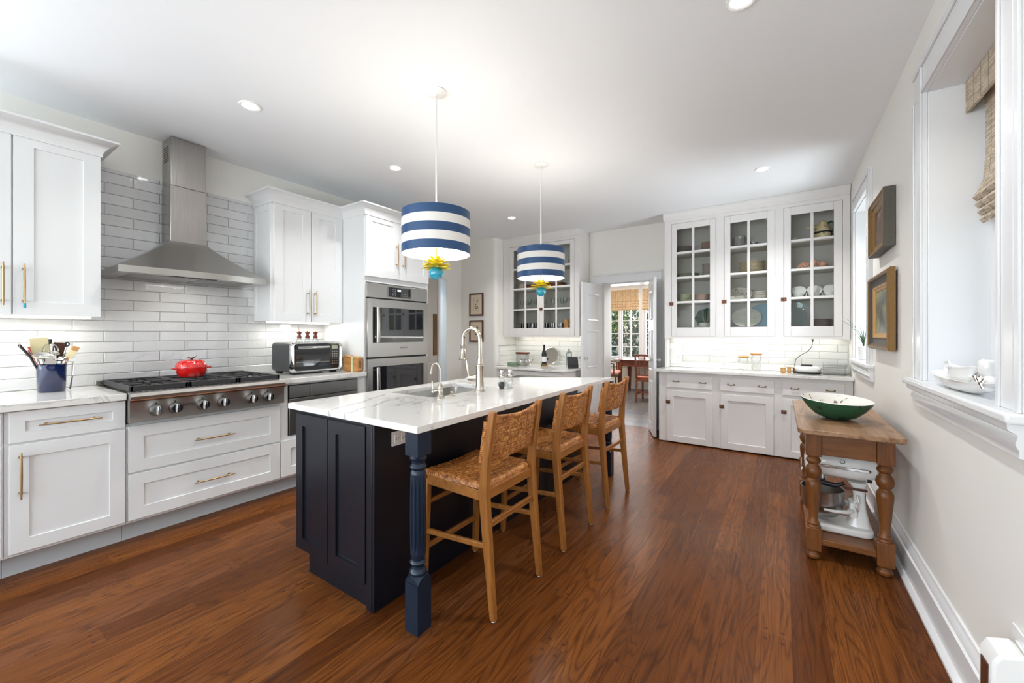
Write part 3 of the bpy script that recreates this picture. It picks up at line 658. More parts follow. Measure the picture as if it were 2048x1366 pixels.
# worktops
for (y0, y1, lab) in ((-.36, .727, 'white quartz counter left of the range top, holding the utensil crock'), (1.665, 2.441, 'white quartz counter between range top and wall ovens, holding the toaster oven')):
    tag(MB().box(XL + .01, -3.335, y0, y1, .904, .944).build('worktop', 'quartz', bevel=.003), lab, 'countertop')
# wall cabinets
def crown(parent, y0, y1, zb, zt, x, left=True, right=True, out=.075):
    """coved crown along the front with mitred returns to the wall"""
    prof = [(0, zb), (.006, zb), (.006, zb + .02), (.012, zb + .034), (.022, zb + .05), (.04, zt - .03), (.06, zt - .016), (out, zt - .012), (out, zt), (0, zt)]
    q = MB(); n = len(prof); vs = []; path = []
    def ring(xx, yy, sx, sy): return [(xx + o_ * sx, yy + o_ * sy, z_) for o_, z_ in prof]
    xw = XL + .0015
    secs = []
    if left: secs.append(ring(xw, y0, 0, -1))
    secs.append(ring(x, y0, 1, -1 if left else 0)); secs.append(ring(x, y1, 1, 1 if right else 0))
    if right: secs.append(ring(xw, y1, 0, 1))
    fs = []
    for k, r_ in enumerate(secs): vs += r_
    for k in range(len(secs) - 1):
        for i in range(n - 1): fs.append((k * n + i, k * n + i + 1, (k + 1) * n + i + 1, (k + 1) * n + i))
    q.add(vs, fs)
    top = [secs[k][n - 2] for k in range(len(secs))]; base_ = [secs[k][n - 1] for k in range(len(secs))]
    q.build('crown_moulding', 'cab', parent, ang=50)
def upper(label, y0, y1, left, right, doors, handles):
    t = thing('wall_cabinet', label, 'cabinet', (-3.9, (y0 + y1) / 2, 1.425))
    MB().box(XL + .011, -3.75, y0, y1, 1.425, 2.50).build('body', 'cab', t)
    crown(t, y0, y1, 2.475, 2.578, -3.75 + .021, left, right)
    for (a, b), hy in zip(doors, handles):
        d = front(t, 'door', '+x', a, b, 1.422, 2.505, -3.75, rail=.078)
        if hy: pull(d, (-3.73, hy, 1.60), .25, 'z')
        if hy == .361: MB().tube([(-3.698, hy, 1.462), (-3.698, hy, 1.492)], .0068, 10).build('blue_tape', 'aqua', d)
    return t
upper('white two-door wall cabinet at the upper left, cut by the left edge', -.10, .688, False, True, ((-.09, .315), (.322, .686)), (.283, .361))
t = upper('white two-door wall cabinet between the range hood and the wall ovens', 1.758, 2.443, True, False, ((1.778, 2.112), (2.118, 2.441)), (2.079, 2.150))
MB().box(-4.055, -4.02, 1.752, 1.758, 1.43, 2.47).box(-3.80, -3.752, 1.752, 1.758, 1.43, 2.47).box(-4.02, -3.80, 1.752, 1.758, 1.43, 1.50).box(-4.02, -3.80, 1.752, 1.758, 2.41, 2.47).build('side_panel', 'cab', t)
tag(MB().box(-3.93, -3.90, .0, .67, 1.412, 1.4235).build('under_cabinet_light', 'ledstrip'), 'lit strip under the left wall cabinet', 'light strip')
tag(MB().box(-3.93, -3.90, 1.80, 2.40, 1.412, 1.4235).build('under_cabinet_light', 'ledstrip'), 'lit strip under the wall cabinet above the toaster oven', 'light strip')
for (y, s_) in ((.33, .6), (2.1, .55)):
    area('under_cabinet_beam', (-3.92, y, 1.405), (0, math.radians(-8), 0), .03, s_, 2.4, (1, .97, .88))
# tall oven cabinet
t = thing('oven_cabinet', 'tall white cabinet built around the double wall ovens', 'cabinet', (-3.7, 2.87, 0))
q = MB().box(XL + .002, -3.385, 2.445, 2.465, .1, 2.50).box(XL + .002, -3.385, 3.275, 3.295, .1, 2.50).box(XL + .002, -3.385, 2.465, 3.275, 1.825, 2.50).box(XL + .002, -3.385, 2.465, 3.275, .1, .40).box(XL + .002, XL + .02, 2.465, 3.275, .4, 1.825)
q.build('body', 'cab', t)
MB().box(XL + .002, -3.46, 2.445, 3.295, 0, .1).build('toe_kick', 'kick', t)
front(t, 'drawer', '+x', 2.455, 3.285, .12, .385, -3.385, rail=.07)
for (a, b, hy) in ((2.452, 2.868, 3.118 - .31), (2.874, 3.290, 2.935)):
    d = front(t, 'door', '+x', a, b, 1.880, 2.505, -3.385, rail=.078); pull(d, (-3.365, 2.825 if a < 2.6 else 2.915, 2.13), .245, 'z')
crown(t, 2.445, 3.295, 2.475, 2.578, -3.385 + .021, True, True)
# double wall oven
t = thing('double_wall_oven', 'stainless double wall oven with two dark glass doors', 'oven', (-3.6, 2.87, .41))
FO = -3.383
MB().box(-3.99, FO, 2.468, 3.272, .41, 1.822).build('housing', 'charcoal', t)
MB().box(FO, FO + .022, 2.462, 3.262, 1.672, 1.815).build('control_panel', 'steel', t, bevel=.003)
cp = MB().box(FO + .022, FO + .024, 2.70, 3.03, 1.69, 1.798).build('button_plate', 'steeld', t, bevel=.001)
d = MB().box(FO + .024, FO + .026, 2.725, 3.012, 1.695, 1.793).build('display', 'blackglass', t)
text('clock_digits', '12:04', .022, (FO + .0265, 2.855, 1.765), (PI / 2, 0, PI / 2), 'ledstrip', t)
q = MB()
for k in range(4):
    for j in range(3): q.ball((FO + .0265, 2.745 + j * .03, 1.715 + k * .019), .0028, 6, 4)
for k in range(2):
    for j in range(3): q.ball((FO + .0265, 2.90 + j * .035, 1.712 + k * .02), .0024, 6, 4)
q.build('key_print', 'white', t)
for (z0, z1, g0, g1) in ((1.082, 1.658, 1.222, 1.578), (.43, 1.062, .57, .985)):
    q = MB(); b_ = (2.462, 3.262); gy = (2.522, 3.195)
    q.box(FO, FO + .034, b_[0], gy[0], z0, z1).box(FO, FO + .034, gy[1], b_[1], z0, z1).box(FO, FO + .034, gy[0], gy[1], z0, g0).box(FO, FO + .034, gy[0], gy[1], g1, z1)
    d = q.build('oven_door', 'steel', t)
    MB().box(FO + .01, FO + .032, gy[0], gy[1], g0, g1).build('oven_glass', 'blackglass', d)
    hb = MB(); yy = 2.555
    pts = [(FO + .030, yy, g1 - .03), (FO + .075, yy, g1 - .03)]
    hb.tube([(FO + .032, yy, g1 - .035), (FO + .075, yy, g1 - .035)], .012, 10).tube([(FO + .032, yy, g0 + .035), (FO + .075, yy, g0 + .035)], .012, 10)
    hb.tube([(FO + .072, yy, g0 + .005), (FO + .078, yy, (g0 + g1) / 2), (FO + .072, yy, g1 - .005)], [.019, .020, .019], 14); hb.build('door_handle', 'steelv', d)
    MB().box(FO + .001, FO + .012, 2.466, 3.258, z1, z1 + .012).build('gap', 'black', t)
text('maker_name', 'BOSCH', .022, (FO + .0345, 2.93, 1.165), (PI / 2, 0, PI / 2), 'charcoal', t)
q = MB(); q.tube([(FO + .0348, 2.875 + .010 * math.cos(a), 1.165 + .010 * math.sin(a)) for a in [2 * PI * k / 16 for k in range(17)]], .0012, 5).box(FO + .034, FO + .0352, 2.871, 2.879, 1.162, 1.168).build('maker_ring', 'charcoal', t)

# gas range top
t = thing('gas_rangetop', 'stainless six-burner gas range top with black grates', 'range top', (-3.7, 1.195, .76))
y0, y1 = .733, 1.650
MB().box(-4.03, -3.345, y0, y1, .76, .942).build('burner_box', 'steel', t)
q = MB(); pr = [(-3.345, .762), (-3.305, .762), (-3.305, .885), (-3.290, .905), (-3.283, .925), (-3.292, .944), (-3.345, .948)]
q.prism(pr, 'y', y0, y1); fp = q.build('control_panel', 'steelp', t)
q = MB(); q.prism([(-3.304, .890), (-3.280, .898), (-3.277, .903), (-3.280, .908), (-3.290, .910)], 'y', y0 - .002, y1 + .002).build('bullnose', 'bronze', t)
q = MB()
for k in range(30): yy = y0 + .03 + k * (y1 - y0 - .06) / 29; q.box(-3.375, -3.33, yy - .004, yy + .004, .946, .9485)
q.build('vent_slots', 'black', t)
for yk in (.858, .955, 1.105, 1.225, 1.41, 1.525):
    zk = .828; kb = MB()
    k0 = MB().lathe([(.036, -3.305), (.036, -3.300), (.032, -3.294), (.0, -3.294)], (0, yk, zk), 26, 'x').build('knob', 'steeld', t)
    MB().lathe([(.026, -3.295), (.026, -3.272), (.029, -3.268), (.028, -3.260), (.0, -3.260)], (0, yk, zk), 26, 'x').build('knob_cap', 'chrome', k0)
    MB().box(-3.262, -3.243, yk - .006, yk + .006, zk - .027, zk + .027).build('knob_grip', 'chrome', k0, bevel=.002)
    MB().box(-3.306, -3.3035, yk - .004, yk + .004, zk + .034, zk + .046).build('tick_mark', 'black', t)
text('maker_name', 'WOLF', .026, (-3.3045, 1.03, .838), (PI / 2, 0, PI / 2), 'black', t)
bw = (y1 - y0 - .02) / 3
for k in range(3):
    a, b = y0 + .012 + k * bw, y0 + .006 + (k + 1) * bw; q = MB(); x0, x1 = -4.0, -3.352; zt = .984; zb = .964
    q.box(x0, x1, a, a + .016, zb - .012, zt).box(x0, x1, b - .016, b, zb - .012, zt).box(x0, x0 + .018, a, b, zb - .012, zt).box(x1 - .018, x1, a, b, zb - .012, zt).box((x0 + x1) / 2 - .008, (x0 + x1) / 2 + .008, a, b, zb, zt)
    ym = (a + b) / 2
    for xc in ((x0 * 3 + x1) / 4, (x0 + x1 * 3) / 4):
        q.box(x0, x1, 0, 0, 0, 0) if False else None
        for (dx, dy) in ((1, 0), (-1, 0), (0, 1), (0, -1)):
            L0, L1 = .045, (.153 if dx else (b - a) / 2)
            p0 = Vector((xc + dx * L0, ym + dy * L0, (zb + zt) / 2)); p1 = Vector((xc + dx * L1, ym + dy * L1, (zb + zt) / 2)); q.bar(p0, p1, .012, zt - zb)
        for (dx, dy) in ((1, 1), (-1, 1), (1, -1), (-1, -1)):
            q.bar((xc + dx * .045, ym + dy * .045, zt - .008), (xc + dx * .15, ym + dy * (b - a) * .47, zt - .008), .009, .014)
    for (xx, yy) in ((x0 + .01, a + .01), (x1 - .01, a + .01), (x0 + .01, b - .01), (x1 - .01, b - .01)): q.box(xx - .008, xx + .008, yy - .008, yy + .008, .942, zb)
    q.build('grate', 'iron', t, bevel=.0025)
    for xc in ((x0 * 3 + x1) / 4, (x0 + x1 * 3) / 4):
        MB().lathe([(.052, .942), (.052, .95), (.034, .953), (.034, .963), (.028, .968), (0, .969)], (xc, ym, 0), 24).build('burner', 'iron', t)
MB().box(-4.058, -4.031, y0 - .02, y1 + .01, .9445, .982).build('back_rail', 'steel', t, bevel=.004)

# range hood: flared canopy with bowed front below a chimney
t = thing('range_hood', 'brushed steel chimney range hood with a flared canopy', 'range hood', (-3.9, 1.195, 1.72))
xw = XL + .012; hy0, hy1 = .742, 1.648; cy0, cy1 = 1.088, 1.322; cx = -3.875
def bow(s_): return -3.60 + .045 * (1 - (2 * s_ - 1) ** 2)
n = 20
def ringpts(k, m_=14):
    """k 0 bottom rim .. 1 chimney; ring from wall-left around the front to wall-right"""
    e = k ** .62 if k > 0 else 0
    f = 1 - (1 - k) ** 1.0
    w_ = (1 - k) ** 1.18
    ya = cy0 + (hy0 - cy0) * w_; yb = cy1 + (hy1 - cy1) * w_; z_ = 1.765 + (2.03 - 1.765) * k; pts = [(xw, ya, z_)]
    for i in range(n + 1): s_ = i / n; xf = cx + (bow(s_) - cx) * w_; pts.append((xf, ya + (yb - ya) * s_, z_))
    pts.append((xw, yb, z_)); return pts
q = MB(); vs, fs = [], []; K = 14; rows = [ringpts(k / K) for k in range(K + 1)]; N = len(rows[0])
for r_ in rows: vs += r_
for k in range(K):
    for i in range(N - 1): fs.append((k * N + i, k * N + i + 1, (k + 1) * N + i + 1, (k + 1) * N + i))
q.add(vs, fs).build('canopy', 'steel', t, ang=28)
q = MB(); r0 = ringpts(0); vs = [(p[0], p[1], 1.722) for p in r0] + [(p[0] + (.004 if 0 < i < N - 1 else 0), p[1], 1.766) for i, p in enumerate(r0)]
fs = [(i, i + 1, N + i + 1, N + i) for i in range(N - 1)] + [tuple(range(N - 1, -1, -1))]
q.add(vs, fs).build('rim_band', 'steel', t, ang=28)
MB().box(-3.98, -3.66, .82, 1.18, 1.7195, 1.7225).box(-3.98, -3.66, 1.21, 1.57, 1.7195, 1.7225).build('filter', 'steeld', t)
MB().box(-3.652, -3.60, 1.02, 1.30, 1.7185, 1.7222).build('control_bar', 'black', t)
q = MB()
for k in range(6): MB().ball((-3.625, 1.06 + k * .035, 1.718), .006, 8, 5).build('button', 'steeld', t)
MB().box(xw, cx + .004, cy0, cy1, 2.02, 2.45).build('chimney', 'steelv', t, bevel=.004)
MB().box(xw, cx, cy0 + .004, cy1 - .004, 2.45, H - .006).build('chimney_top', 'steelv', t, bevel=.004)
q = MB()
for k in range(7): q.box(-4.03, -3.92, cy0 + .0035, cy0 + .0045, 2.645 + k * .018, 2.655 + k * .018)
q.build('side_vent', 'black', t)
area('hood_beam', (-3.80, 1.2, 1.712), (0, 0, 0), .1, .3, 1.2, (1, .95, .88))

# red pot shaped like a tomato
t = thing('red_pot', 'red enamel tomato-shaped pot with black leaf knob on the range top', 'cooking pot', (-3.74, 1.18, .984))
cx_, cy_ = -3.74, 1.18
MB().lathe([(.058, .985), (.072, .988), (.088, 1.008), (.095, 1.035), (.096, 1.056), (.092, 1.056)], (cx_, cy_, 0), 40).build('body', 'red', t)
lob = lambda a, z: 1 - (.03 if z < 1.07 else .10) * (1 - abs(math.cos(a * 3.5)) ** .5)
MB().lathe([(.098, 1.056), (.099, 1.062), (.096, 1.078), (.083, 1.100), (.06, 1.114), (.035, 1.117), (.015, 1.108), (.0, 1.102)], (cx_, cy_, 0), 72, mod=lob).build('lid', 'red', t)
for s_ in (-1, 1): MB().tube([(cx_ - .03, cy_ + s_ * .09, 1.052), (cx_ - .022, cy_ + s_ * .115, 1.054), (cx_ + .022, cy_ + s_ * .115, 1.054), (cx_ + .03, cy_ + s_ * .09, 1.052)], .006, 8).build('side_handle', 'red', t)
q = MB().tube([(cx_, cy_, 1.10), (cx_ + .002, cy_, 1.130)], [.008, .007], 8)
for (dy, dx, dz) in ((.03, 0, .012), (-.032, .005, .008), (.012, .02, .004)): q.tube([(cx_, cy_, 1.122), (cx_ + dx * .5, cy_ + dy * .5, 1.13), (cx_ + dx, cy_ + dy, 1.13 + dz)], [.008, .007, .003], 8, .5)
q.build('lid_knob', 'black', t)

# toaster oven
tx0, tx1, ty0, ty1, tz0, tz1 = -3.97, -3.60, 1.868, 2.352, .952, 1.232
t = thing('toaster_oven', 'black toaster oven with a chrome-rimmed glass front', 'toaster oven', (-3.79, 2.11, .944))
prb = []
def rrect(y0_, y1_, z0_, z1_, r_, n_=6):
    o_ = []
    for (cy__, cz__, a0) in ((y1_ - r_, z1_ - r_, 0), (y0_ + r_, z1_ - r_, 90), (y0_ + r_, z0_ + r_, 180), (y1_ - r_, z0_ + r_, 270)):
        for k in range(n_ + 1): a = math.radians(a0 + 90 * k / n_); o_.append((cy__ + r_ * math.cos(a), cz__ + r_ * math.sin(a)))
    return o_
MB().prism(rrect(ty0, ty1, tz0 + .01, tz1, .035), 'x', tx0, tx1 - .045).build('body', 'charcoal', t, bevel=.006)
q = MB(); A = rrect(ty0 - .004, ty1 + .004, tz0 + .006, tz1 + .003, .035); B = rrect(ty0 + .028, ty1 - .022, tz0 + .032, tz1 - .022, .025); n_ = len(A)
vs = [(tx1 - .045, u, v) for u, v in A] + [(tx1 - .012, u, v) for u, v in A] + [(tx1 + .002, u, v) for u, v in rrect(ty0 + .01, ty1 - .008, tz0 + .018, tz1 - .01, .03)] + [(tx1 - .010, u, v) for u, v in B] + [(tx1 - .03, u, v) for u, v in B]
fs = [(r_ * n_ + i, r_ * n_ + (i + 1) % n_, (r_ + 1) * n_ + (i + 1) % n_, (r_ + 1) * n_ + i) for r_ in range(4) for i in range(n_)]
q.add(vs, fs).build('chrome_surround', 'chrome', t, ang=60)
MB().prism(rrect(ty0 + .026, ty1 - .02, tz0 + .03, tz1 - .02, .025), 'x', tx1 - .032, tx1 - .022).build('black_fascia', 'black', t)
MB().box(tx1 - .022, tx1 - .016, ty0 + .035, ty0 + .365, tz0 + .06, tz1 - .065).build('door_glass', 'blackglass', t)
MB().tube([(tx1 - .004, ty0 + .05, tz1 - .045), (tx1 + .010, ty0 + .20, tz1 - .045), (tx1 - .004, ty0 + .35, tz1 - .045)], .012, 10).build('door_handle', 'chrome', t)
q = MB()
for k in range(12): q.tube([(tx1 - .0155, ty0 + .05 + k * .027, tz0 + .095), (tx1 - .0155, ty0 + .05 + k * .027, tz0 + .099)], .001, 4)
q.tube([(tx1 - .0155, ty0 + .04, tz0 + .098), (tx1 - .0155, ty0 + .36, tz0 + .098)], .0018, 6).build('wire_rack', 'steel', t)
MB().box(tx1 - .022, tx1 - .018, ty0 + .385, ty0 + .45, tz1 - .065, tz1 - .03).build('display', 'greenish', t, bevel=.002)
q = MB()
for k in range(6):
    for j in range(3): q.lathe([(.007, tx1 - .022), (.007, tx1 - .018), (0, tx1 - .018)], (0, ty0 + .395 + j * .022, tz1 - .09 - k * .023), 10, 'x')
q.build('keypad', 'steeld', t)
for yy in (ty0 + .03, ty1 - .07):
    for xx in (tx0 + .01, tx1 - .11): MB().box(xx, xx + .06, yy, yy + .04, .944, tz0 + .03).build('foot', 'black', t, bevel=.003)
# pepper mills on the toaster oven
mill = None
for (yy, rr, lab) in ((2.09, 1.12, 'leftmost of three wood and glass mills on the toaster oven'), (2.17, 1.0, 'middle of three wood and glass mills on the toaster oven'), (2.252, 1.1, 'rightmost of three wood and glass mills on the toaster oven')):
    t = thing('pepper_mill', lab, 'pepper mill', (-3.90, yy, 1.233), 'mills on the toaster oven')
    MB().lathe([(.024 * rr, 1.2335), (.026 * rr, 1.25), (.014, 1.266), (.012, 1.27)], (-3.90, yy, 0), 18).build('glass_base', 'thin', t)
    MB().lathe([(.014, 1.266), (.022, 1.268), (.021, 1.282), (.014, 1.298), (.0125, 1.306), (.018, 1.318), (.024, 1.322), (.023, 1.328), (.012, 1.331), (0, 1.332)], (-3.90, yy, 0), 18).build('wooden_top', 'millwood', t)
    MB().lathe([(.018, 1.309), (.0185, 1.317), (.012, 1.318)], (-3.90, yy, 0), 18).lathe([(.004, 1.331), (.006, 1.338), (0, 1.343)], (-3.90, yy, 0), 10).build('metal_collar', 'copper', t)
# wooden block beside the toaster oven
t = thing('wooden_block', 'rounded wooden block with a pale green band between toaster oven and tall cabinet', 'wooden block', (-3.48, 2.40, .945))
MB().prism([(-3.60, .945), (-3.40, .945), (-3.385, .96), (-3.385, 1.075), (-3.40, 1.09), (-3.50, 1.09), (-3.60, 1.105), (-3.63, 1.06)], 'y', 2.368, 2.436).build('body', 'blockwood', t, bevel=.008, seg=3)
MB().box(-3.475, -3.452, 2.366, 2.438, .9445, 1.0925).build('green_band', 'bamboo', t)
MB().box(-3.386, -3.3835, 2.395, 2.41, .985, 1.05).build('finger_slot', 'darkwood', t)
# utensil crock
kx, ky = -3.86, .487
t = thing('utensil_crock', 'cobalt blue glazed crock full of utensils on the left counter', 'crock', (kx, ky, .944))
MB().lathe([(.058, .945), (.062, .95), (.066, 1.10), (.068, 1.116), (.064, 1.118), (.061, 1.10), (.058, .958), (0, .956)], (kx, ky, 0), 40).build('body', 'cobalt', t)
def rod(q, tip, foot, r0, r1=None): q.tube([foot, tip], [r0, r1 or r0], 8); return q
def V_(dx, dy, z): return (kx + dx, ky + dy, z)
GU = 'utensils in the blue crock'
def uten(name, label, cat): return thing(name, label, cat, (kx, ky, .96), GU)
t = uten('tongs', 'black-handled tongs leaning far left in the blue crock', 'tongs')
MB().tube([V_(.0, -.015, .97), V_(.02, -.09, 1.17), V_(.03, -.135, 1.245)], [.006, .011, .013], 8, .6).build('handle', 'black', t)
MB().tube([V_(.03 + .03 * math.cos(a), -.135, 1.243 + .018 * math.sin(a)) for a in [2 * PI * k / 12 for k in range(13)]], .0015, 5).build('ring', 'steel', t)
t = uten('rubber_spatula', 'large cream silicone spatula standing tallest in the crock', 'spatula')
MB().tube([V_(0, 0, .97), V_(-.01, -.04, 1.20)], .007, 8).build('handle', 'steeld', t)
MB().xf(Matrix()).box(-.006, .006, -.042, .042, 0, .125).xf(Matrix.Translation(V_(-.012, -.040, 1.165)) @ Matrix.Rotation(math.radians(7), 4, 'X')).build('blade', 'sil', t, bevel=.006, seg=3)
t = uten('red_spatula', 'red spatula tip behind the cream spatula', 'spatula')
MB().tube([V_(0, -.02, .97), V_(-.01, -.085, 1.20), V_(-.012, -.095, 1.23)], [.005, .007, .011], 8, .5).build('handle', 'red', t)
sp = [(.0, -.075, 1.19, 'slotted_spoon', 'steel slotted spoon nearest the tongs'), (.03, -.045, 1.175, 'serving_spoon', 'broad steel serving spoon at the front of the crock'), (.045, .03, 1.15, 'ladle', 'steel ladle bowl resting over the right rim of the crock'), (.02, .005, 1.185, 'large_ladle', 'larger steel ladle in the middle of the crock')]
for i, (dx, dy, z, nm, lab) in enumerate(sp):
    t = uten(nm, lab, 'spoon'); MB().tube([V_(0, 0, .97), V_(dx * .8, dy * .8, z - .03)], .003, 8).build('handle', 'steel', t)
    q = MB().lathe([(1e-5, -.012), (.018, -.009), (.028, 0), (.0275, .0015), (.017, -.007), (1e-5, -.01)], (0, 0, 0), 20, 'z', 1, 1.0 if i > 1 else 1.35)
    q.xf(Matrix.Translation(V_(dx, dy, z)) @ Matrix.Rotation(math.radians((60, 55, 8, 35)[i]), 4, 'Y')).build('spoon_bowl', 'silver', t)
t = uten('wire_whisk', 'balloon whisk with black tip in the middle of the crock', 'whisk'); q = MB()
for k in range(7):
    a = PI * k / 7; pts = [V_(-.01 + math.cos(a) * .036 * math.sin(s_ * PI) , -.005 + math.sin(a) * .036 * math.sin(s_ * PI), 1.205 + .045 * -math.cos(s_ * PI)) for s_ in [j / 10 for j in range(11)]]; q.tube(pts, .0011, 5)
    pts = [V_(-.01 - math.cos(a) * .036 * math.sin(s_ * PI), -.005 - math.sin(a) * .036 * math.sin(s_ * PI), 1.205 + .045 * -math.cos(s_ * PI)) for s_ in [j / 10 for j in range(11)]]; q.tube(pts, .0011, 5)
q.build('wires', 'silver', t); MB().tube([V_(0, 0, .97), V_(-.01, -.005, 1.16)], .006, 8).build('handle', 'steel', t); MB().tube([V_(-.01, -.005, 1.245), V_(-.01, -.005, 1.278)], [.006, .009], 8).build('tip', 'black', t)
t = uten('fish_turner', 'brown slotted turner behind the whisk', 'turner')
MB().tube([V_(0, 0, .97), V_(-.03, .03, 1.17)], .005, 8).build('handle', 'black', t)
MB().box(-.004, .004, -.03, .03, 0, .09).xf(Matrix.Translation(V_(-.03, .032, 1.165)) @ Matrix.Rotation(math.radians(-6), 4, 'X')).build('blade', 'darkwood', t, bevel=.004)
t = uten('potato_masher', 'steel tool with black looped grip leaning right in the crock', 'kitchen tool')
MB().tube([V_(0, .01, .97), V_(.0, .062, 1.225)], [.004, .008], 8, .6).build('handle', 'steel', t)
MB().tube([V_(0, .066 + .010 * math.cos(a), 1.243 + .012 * math.sin(a)) for a in [2 * PI * k / 14 for k in range(15)]], .0045, 6).build('loop_grip', 'black', t)
t = uten('pastry_brush', 'wooden pastry brush leaning furthest right in the crock', 'brush')
MB().tube([V_(0, .02, .97), V_(.01, .07, 1.16)], .006, 8).build('handle', 'cork', t)
MB().box(-.008, .008, -.018, .018, 0, .055).xf(Matrix.Translation(V_(.01, .072, 1.155)) @ Matrix.Rotation(math.radians(-26), 4, 'X')).build('bristles', 'sil', t, bevel=.003)
MB().box(-.009, .009, -.016, .016, 0, .03).xf(Matrix.Translation(V_(.01, .0945, 1.200)) @ Matrix.Rotation(math.radians(-26), 4, 'X')).build('ferrule', 'cork', t, bevel=.003)
t = uten('steel_turner', 'flat steel turner at the front of the crock', 'turner')
MB().tube([V_(0, 0, .97), V_(.03, -.005, 1.12)], .003, 8).build('handle', 'steel', t)
MB().box(-.0015, .0015, -.028, .022, 0, .05).xf(Matrix.Translation(V_(.03, -.01, 1.115)) @ Matrix.Rotation(math.radians(-20), 4, 'X')).build('blade', 'silver', t)
t = thing('hanging_whisk', 'flat steel whisk hooked outside the right side of the crock', 'whisk', (kx + .01, ky + .085, .95), GU)
q = MB().tube([(kx + .02, ky + .058, 1.135), (kx + .018, ky + .092, 1.13), (kx + .016, ky + .090, 1.05), (kx + .01, ky + .078, .955)], .0035, 8)
q.tube([(kx + .03, ky + .092, 1.11), (kx + .028, ky + .09, 1.04)], .002, 6).build('frame', 'silver', t)
MB().tube([(kx + .016, ky + .089, 1.04), (kx + .01, ky + .079, .953)], [.006, .008], 8, .5).build('dark_end', 'steeld', t)

# ------------------------------------------------------------------ island
t = thing('kitchen_island', 'navy blue kitchen island with turned corner posts', 'kitchen island', (-1.82, 2.4, 0)); isl = t
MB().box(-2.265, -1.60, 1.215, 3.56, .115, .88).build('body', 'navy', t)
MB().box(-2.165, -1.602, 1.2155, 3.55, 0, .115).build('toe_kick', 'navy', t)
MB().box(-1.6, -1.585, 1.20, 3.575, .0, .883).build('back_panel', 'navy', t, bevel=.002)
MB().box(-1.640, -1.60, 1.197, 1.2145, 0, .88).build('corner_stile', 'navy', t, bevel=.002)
for (a, b) in ((-2.262, -1.957), (-1.951, -1.646)):
    front(t, 'door', '-y', a, b, .118, .868, 1.2135, 'navy', rail=.066, rec=.010)
# square-and-turned fluted posts
def post(x, y):
    s = .040; z0, z1 = .245, .775; q = MB()
    q.box(x - s, x + s, y - s, y + s, 0, z0 - .028)
    vs = [(x - s, y - s, z0 - .028), (x + s, y - s, z0 - .028), (x + s, y + s, z0 - .028), (x - s, y + s, z0 - .028)]
    # lamb's tongue chamfers
    n = 24; ring = []
    for k in range(n):
        a = 2 * PI * k / n; c, s_ = math.cos(a), math.sin(a); m_ = max(abs(c), abs(s_)); corner = (1 / m_ - 1) / .4142
        ring.append((x + s * c / m_, y + s * s_ / m_, z0 - .028 * corner ** 1.3 - .0))
    low = [(p[0], p[1], z0 - .03) for p in ring]; top = [(x + .031 * math.cos(2 * PI * k / n), y + .031 * math.sin(2 * PI * k / n), z0 + .004) for k in range(n)]
    q.add(low + ring + top, [(r_ * n + k, r_ * n + (k + 1) % n, (r_ + 1) * n + (k + 1) % n, (r_ + 1) * n + k) for r_ in range(2) for k in range(n)])
    q.box(x - s, x + s, y - s, y + s, z1, .88)
    pr = [(.031, z0), (.037, z0 + .006), (.039, z0 + .014), (.036, z0 + .022), (.029, z0 + .030), (.028, z0 + .040), (.034, z0 + .050), (.037, z0 + .056), (.034, z0 + .063), (.029, z0 + .068), (.032, z0 + .08), (.034, z0 + .095)]
    q.lathe(pr, (x, y, 0), 28)
    pt = [(.035, z1 - .085), (.034, z1 - .075), (.029, z1 - .066), (.034, z1 - .060), (.037, z1 - .053), (.034, z1 - .046), (.028, z1 - .038), (.029, z1 - .028), (.036, z1 - .020), (.038, z1 - .012), (.032, z1 - .004), (.031, z1)]
    q.lathe(pt, (x, y, 0), 28)
    za, zb = z0 + .095, z1 - .085; N = 96; L = 20; vs = []
    for k in range(L + 1):
        s_ = k / L; zz = za + (zb - za) * s_; r = .0345 + .0015 * math.sin(s_ * PI); dep = .0048 * min(1, max(0, (s_ - .03) * 30)) * min(1, max(0, (.92 - s_) * 30))
        for i in range(N):
            a = 2 * PI * i / N; fl = max(0, math.cos(a * 12)) ** .6 * dep; vs.append((x + (r - fl) * math.cos(a), y + (r - fl) * math.sin(a), zz))
    q.add(vs, [(k * N + i, k * N + (i + 1) % N, (k + 1) * N + (i + 1) % N, (k + 1) * N + i) for k in range(L) for i in range(N)])
    return q
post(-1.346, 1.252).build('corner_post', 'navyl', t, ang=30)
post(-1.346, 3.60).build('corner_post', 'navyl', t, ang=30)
for (a, b, lab) in ((1.300, 1.402, 'white double outlet on the navy island just under the worktop near the front post'), (3.44, 3.555, 'outlet on the island side at its far end, above the farthest stool')):
    o = thing('power_outlet', lab, 'power outlet', (-1.58, (a + b) / 2, .762)); zc = .795
    MB().box(-1.585, -1.579, a, b, zc - .035, zc + .035).build('cover_plate', 'white', o, bevel=.002)
    for k in range(2):
        yc = a + (b - a) * (.3 + .4 * k); MB().box(-1.5795, -1.5775, yc - .015, yc + .015, zc - .02, zc + .02).build('socket', 'white', o)
        q = MB()
        for (dy, dz) in ((-.006, .006), (-.006, -.006), (.007, 0)): q.box(-1.5776, -1.5772, yc + dy - .0035, yc + dy + .0035, zc + dz - .0015, zc + dz + .0015)
        q.build('socket_print', 'black', o)
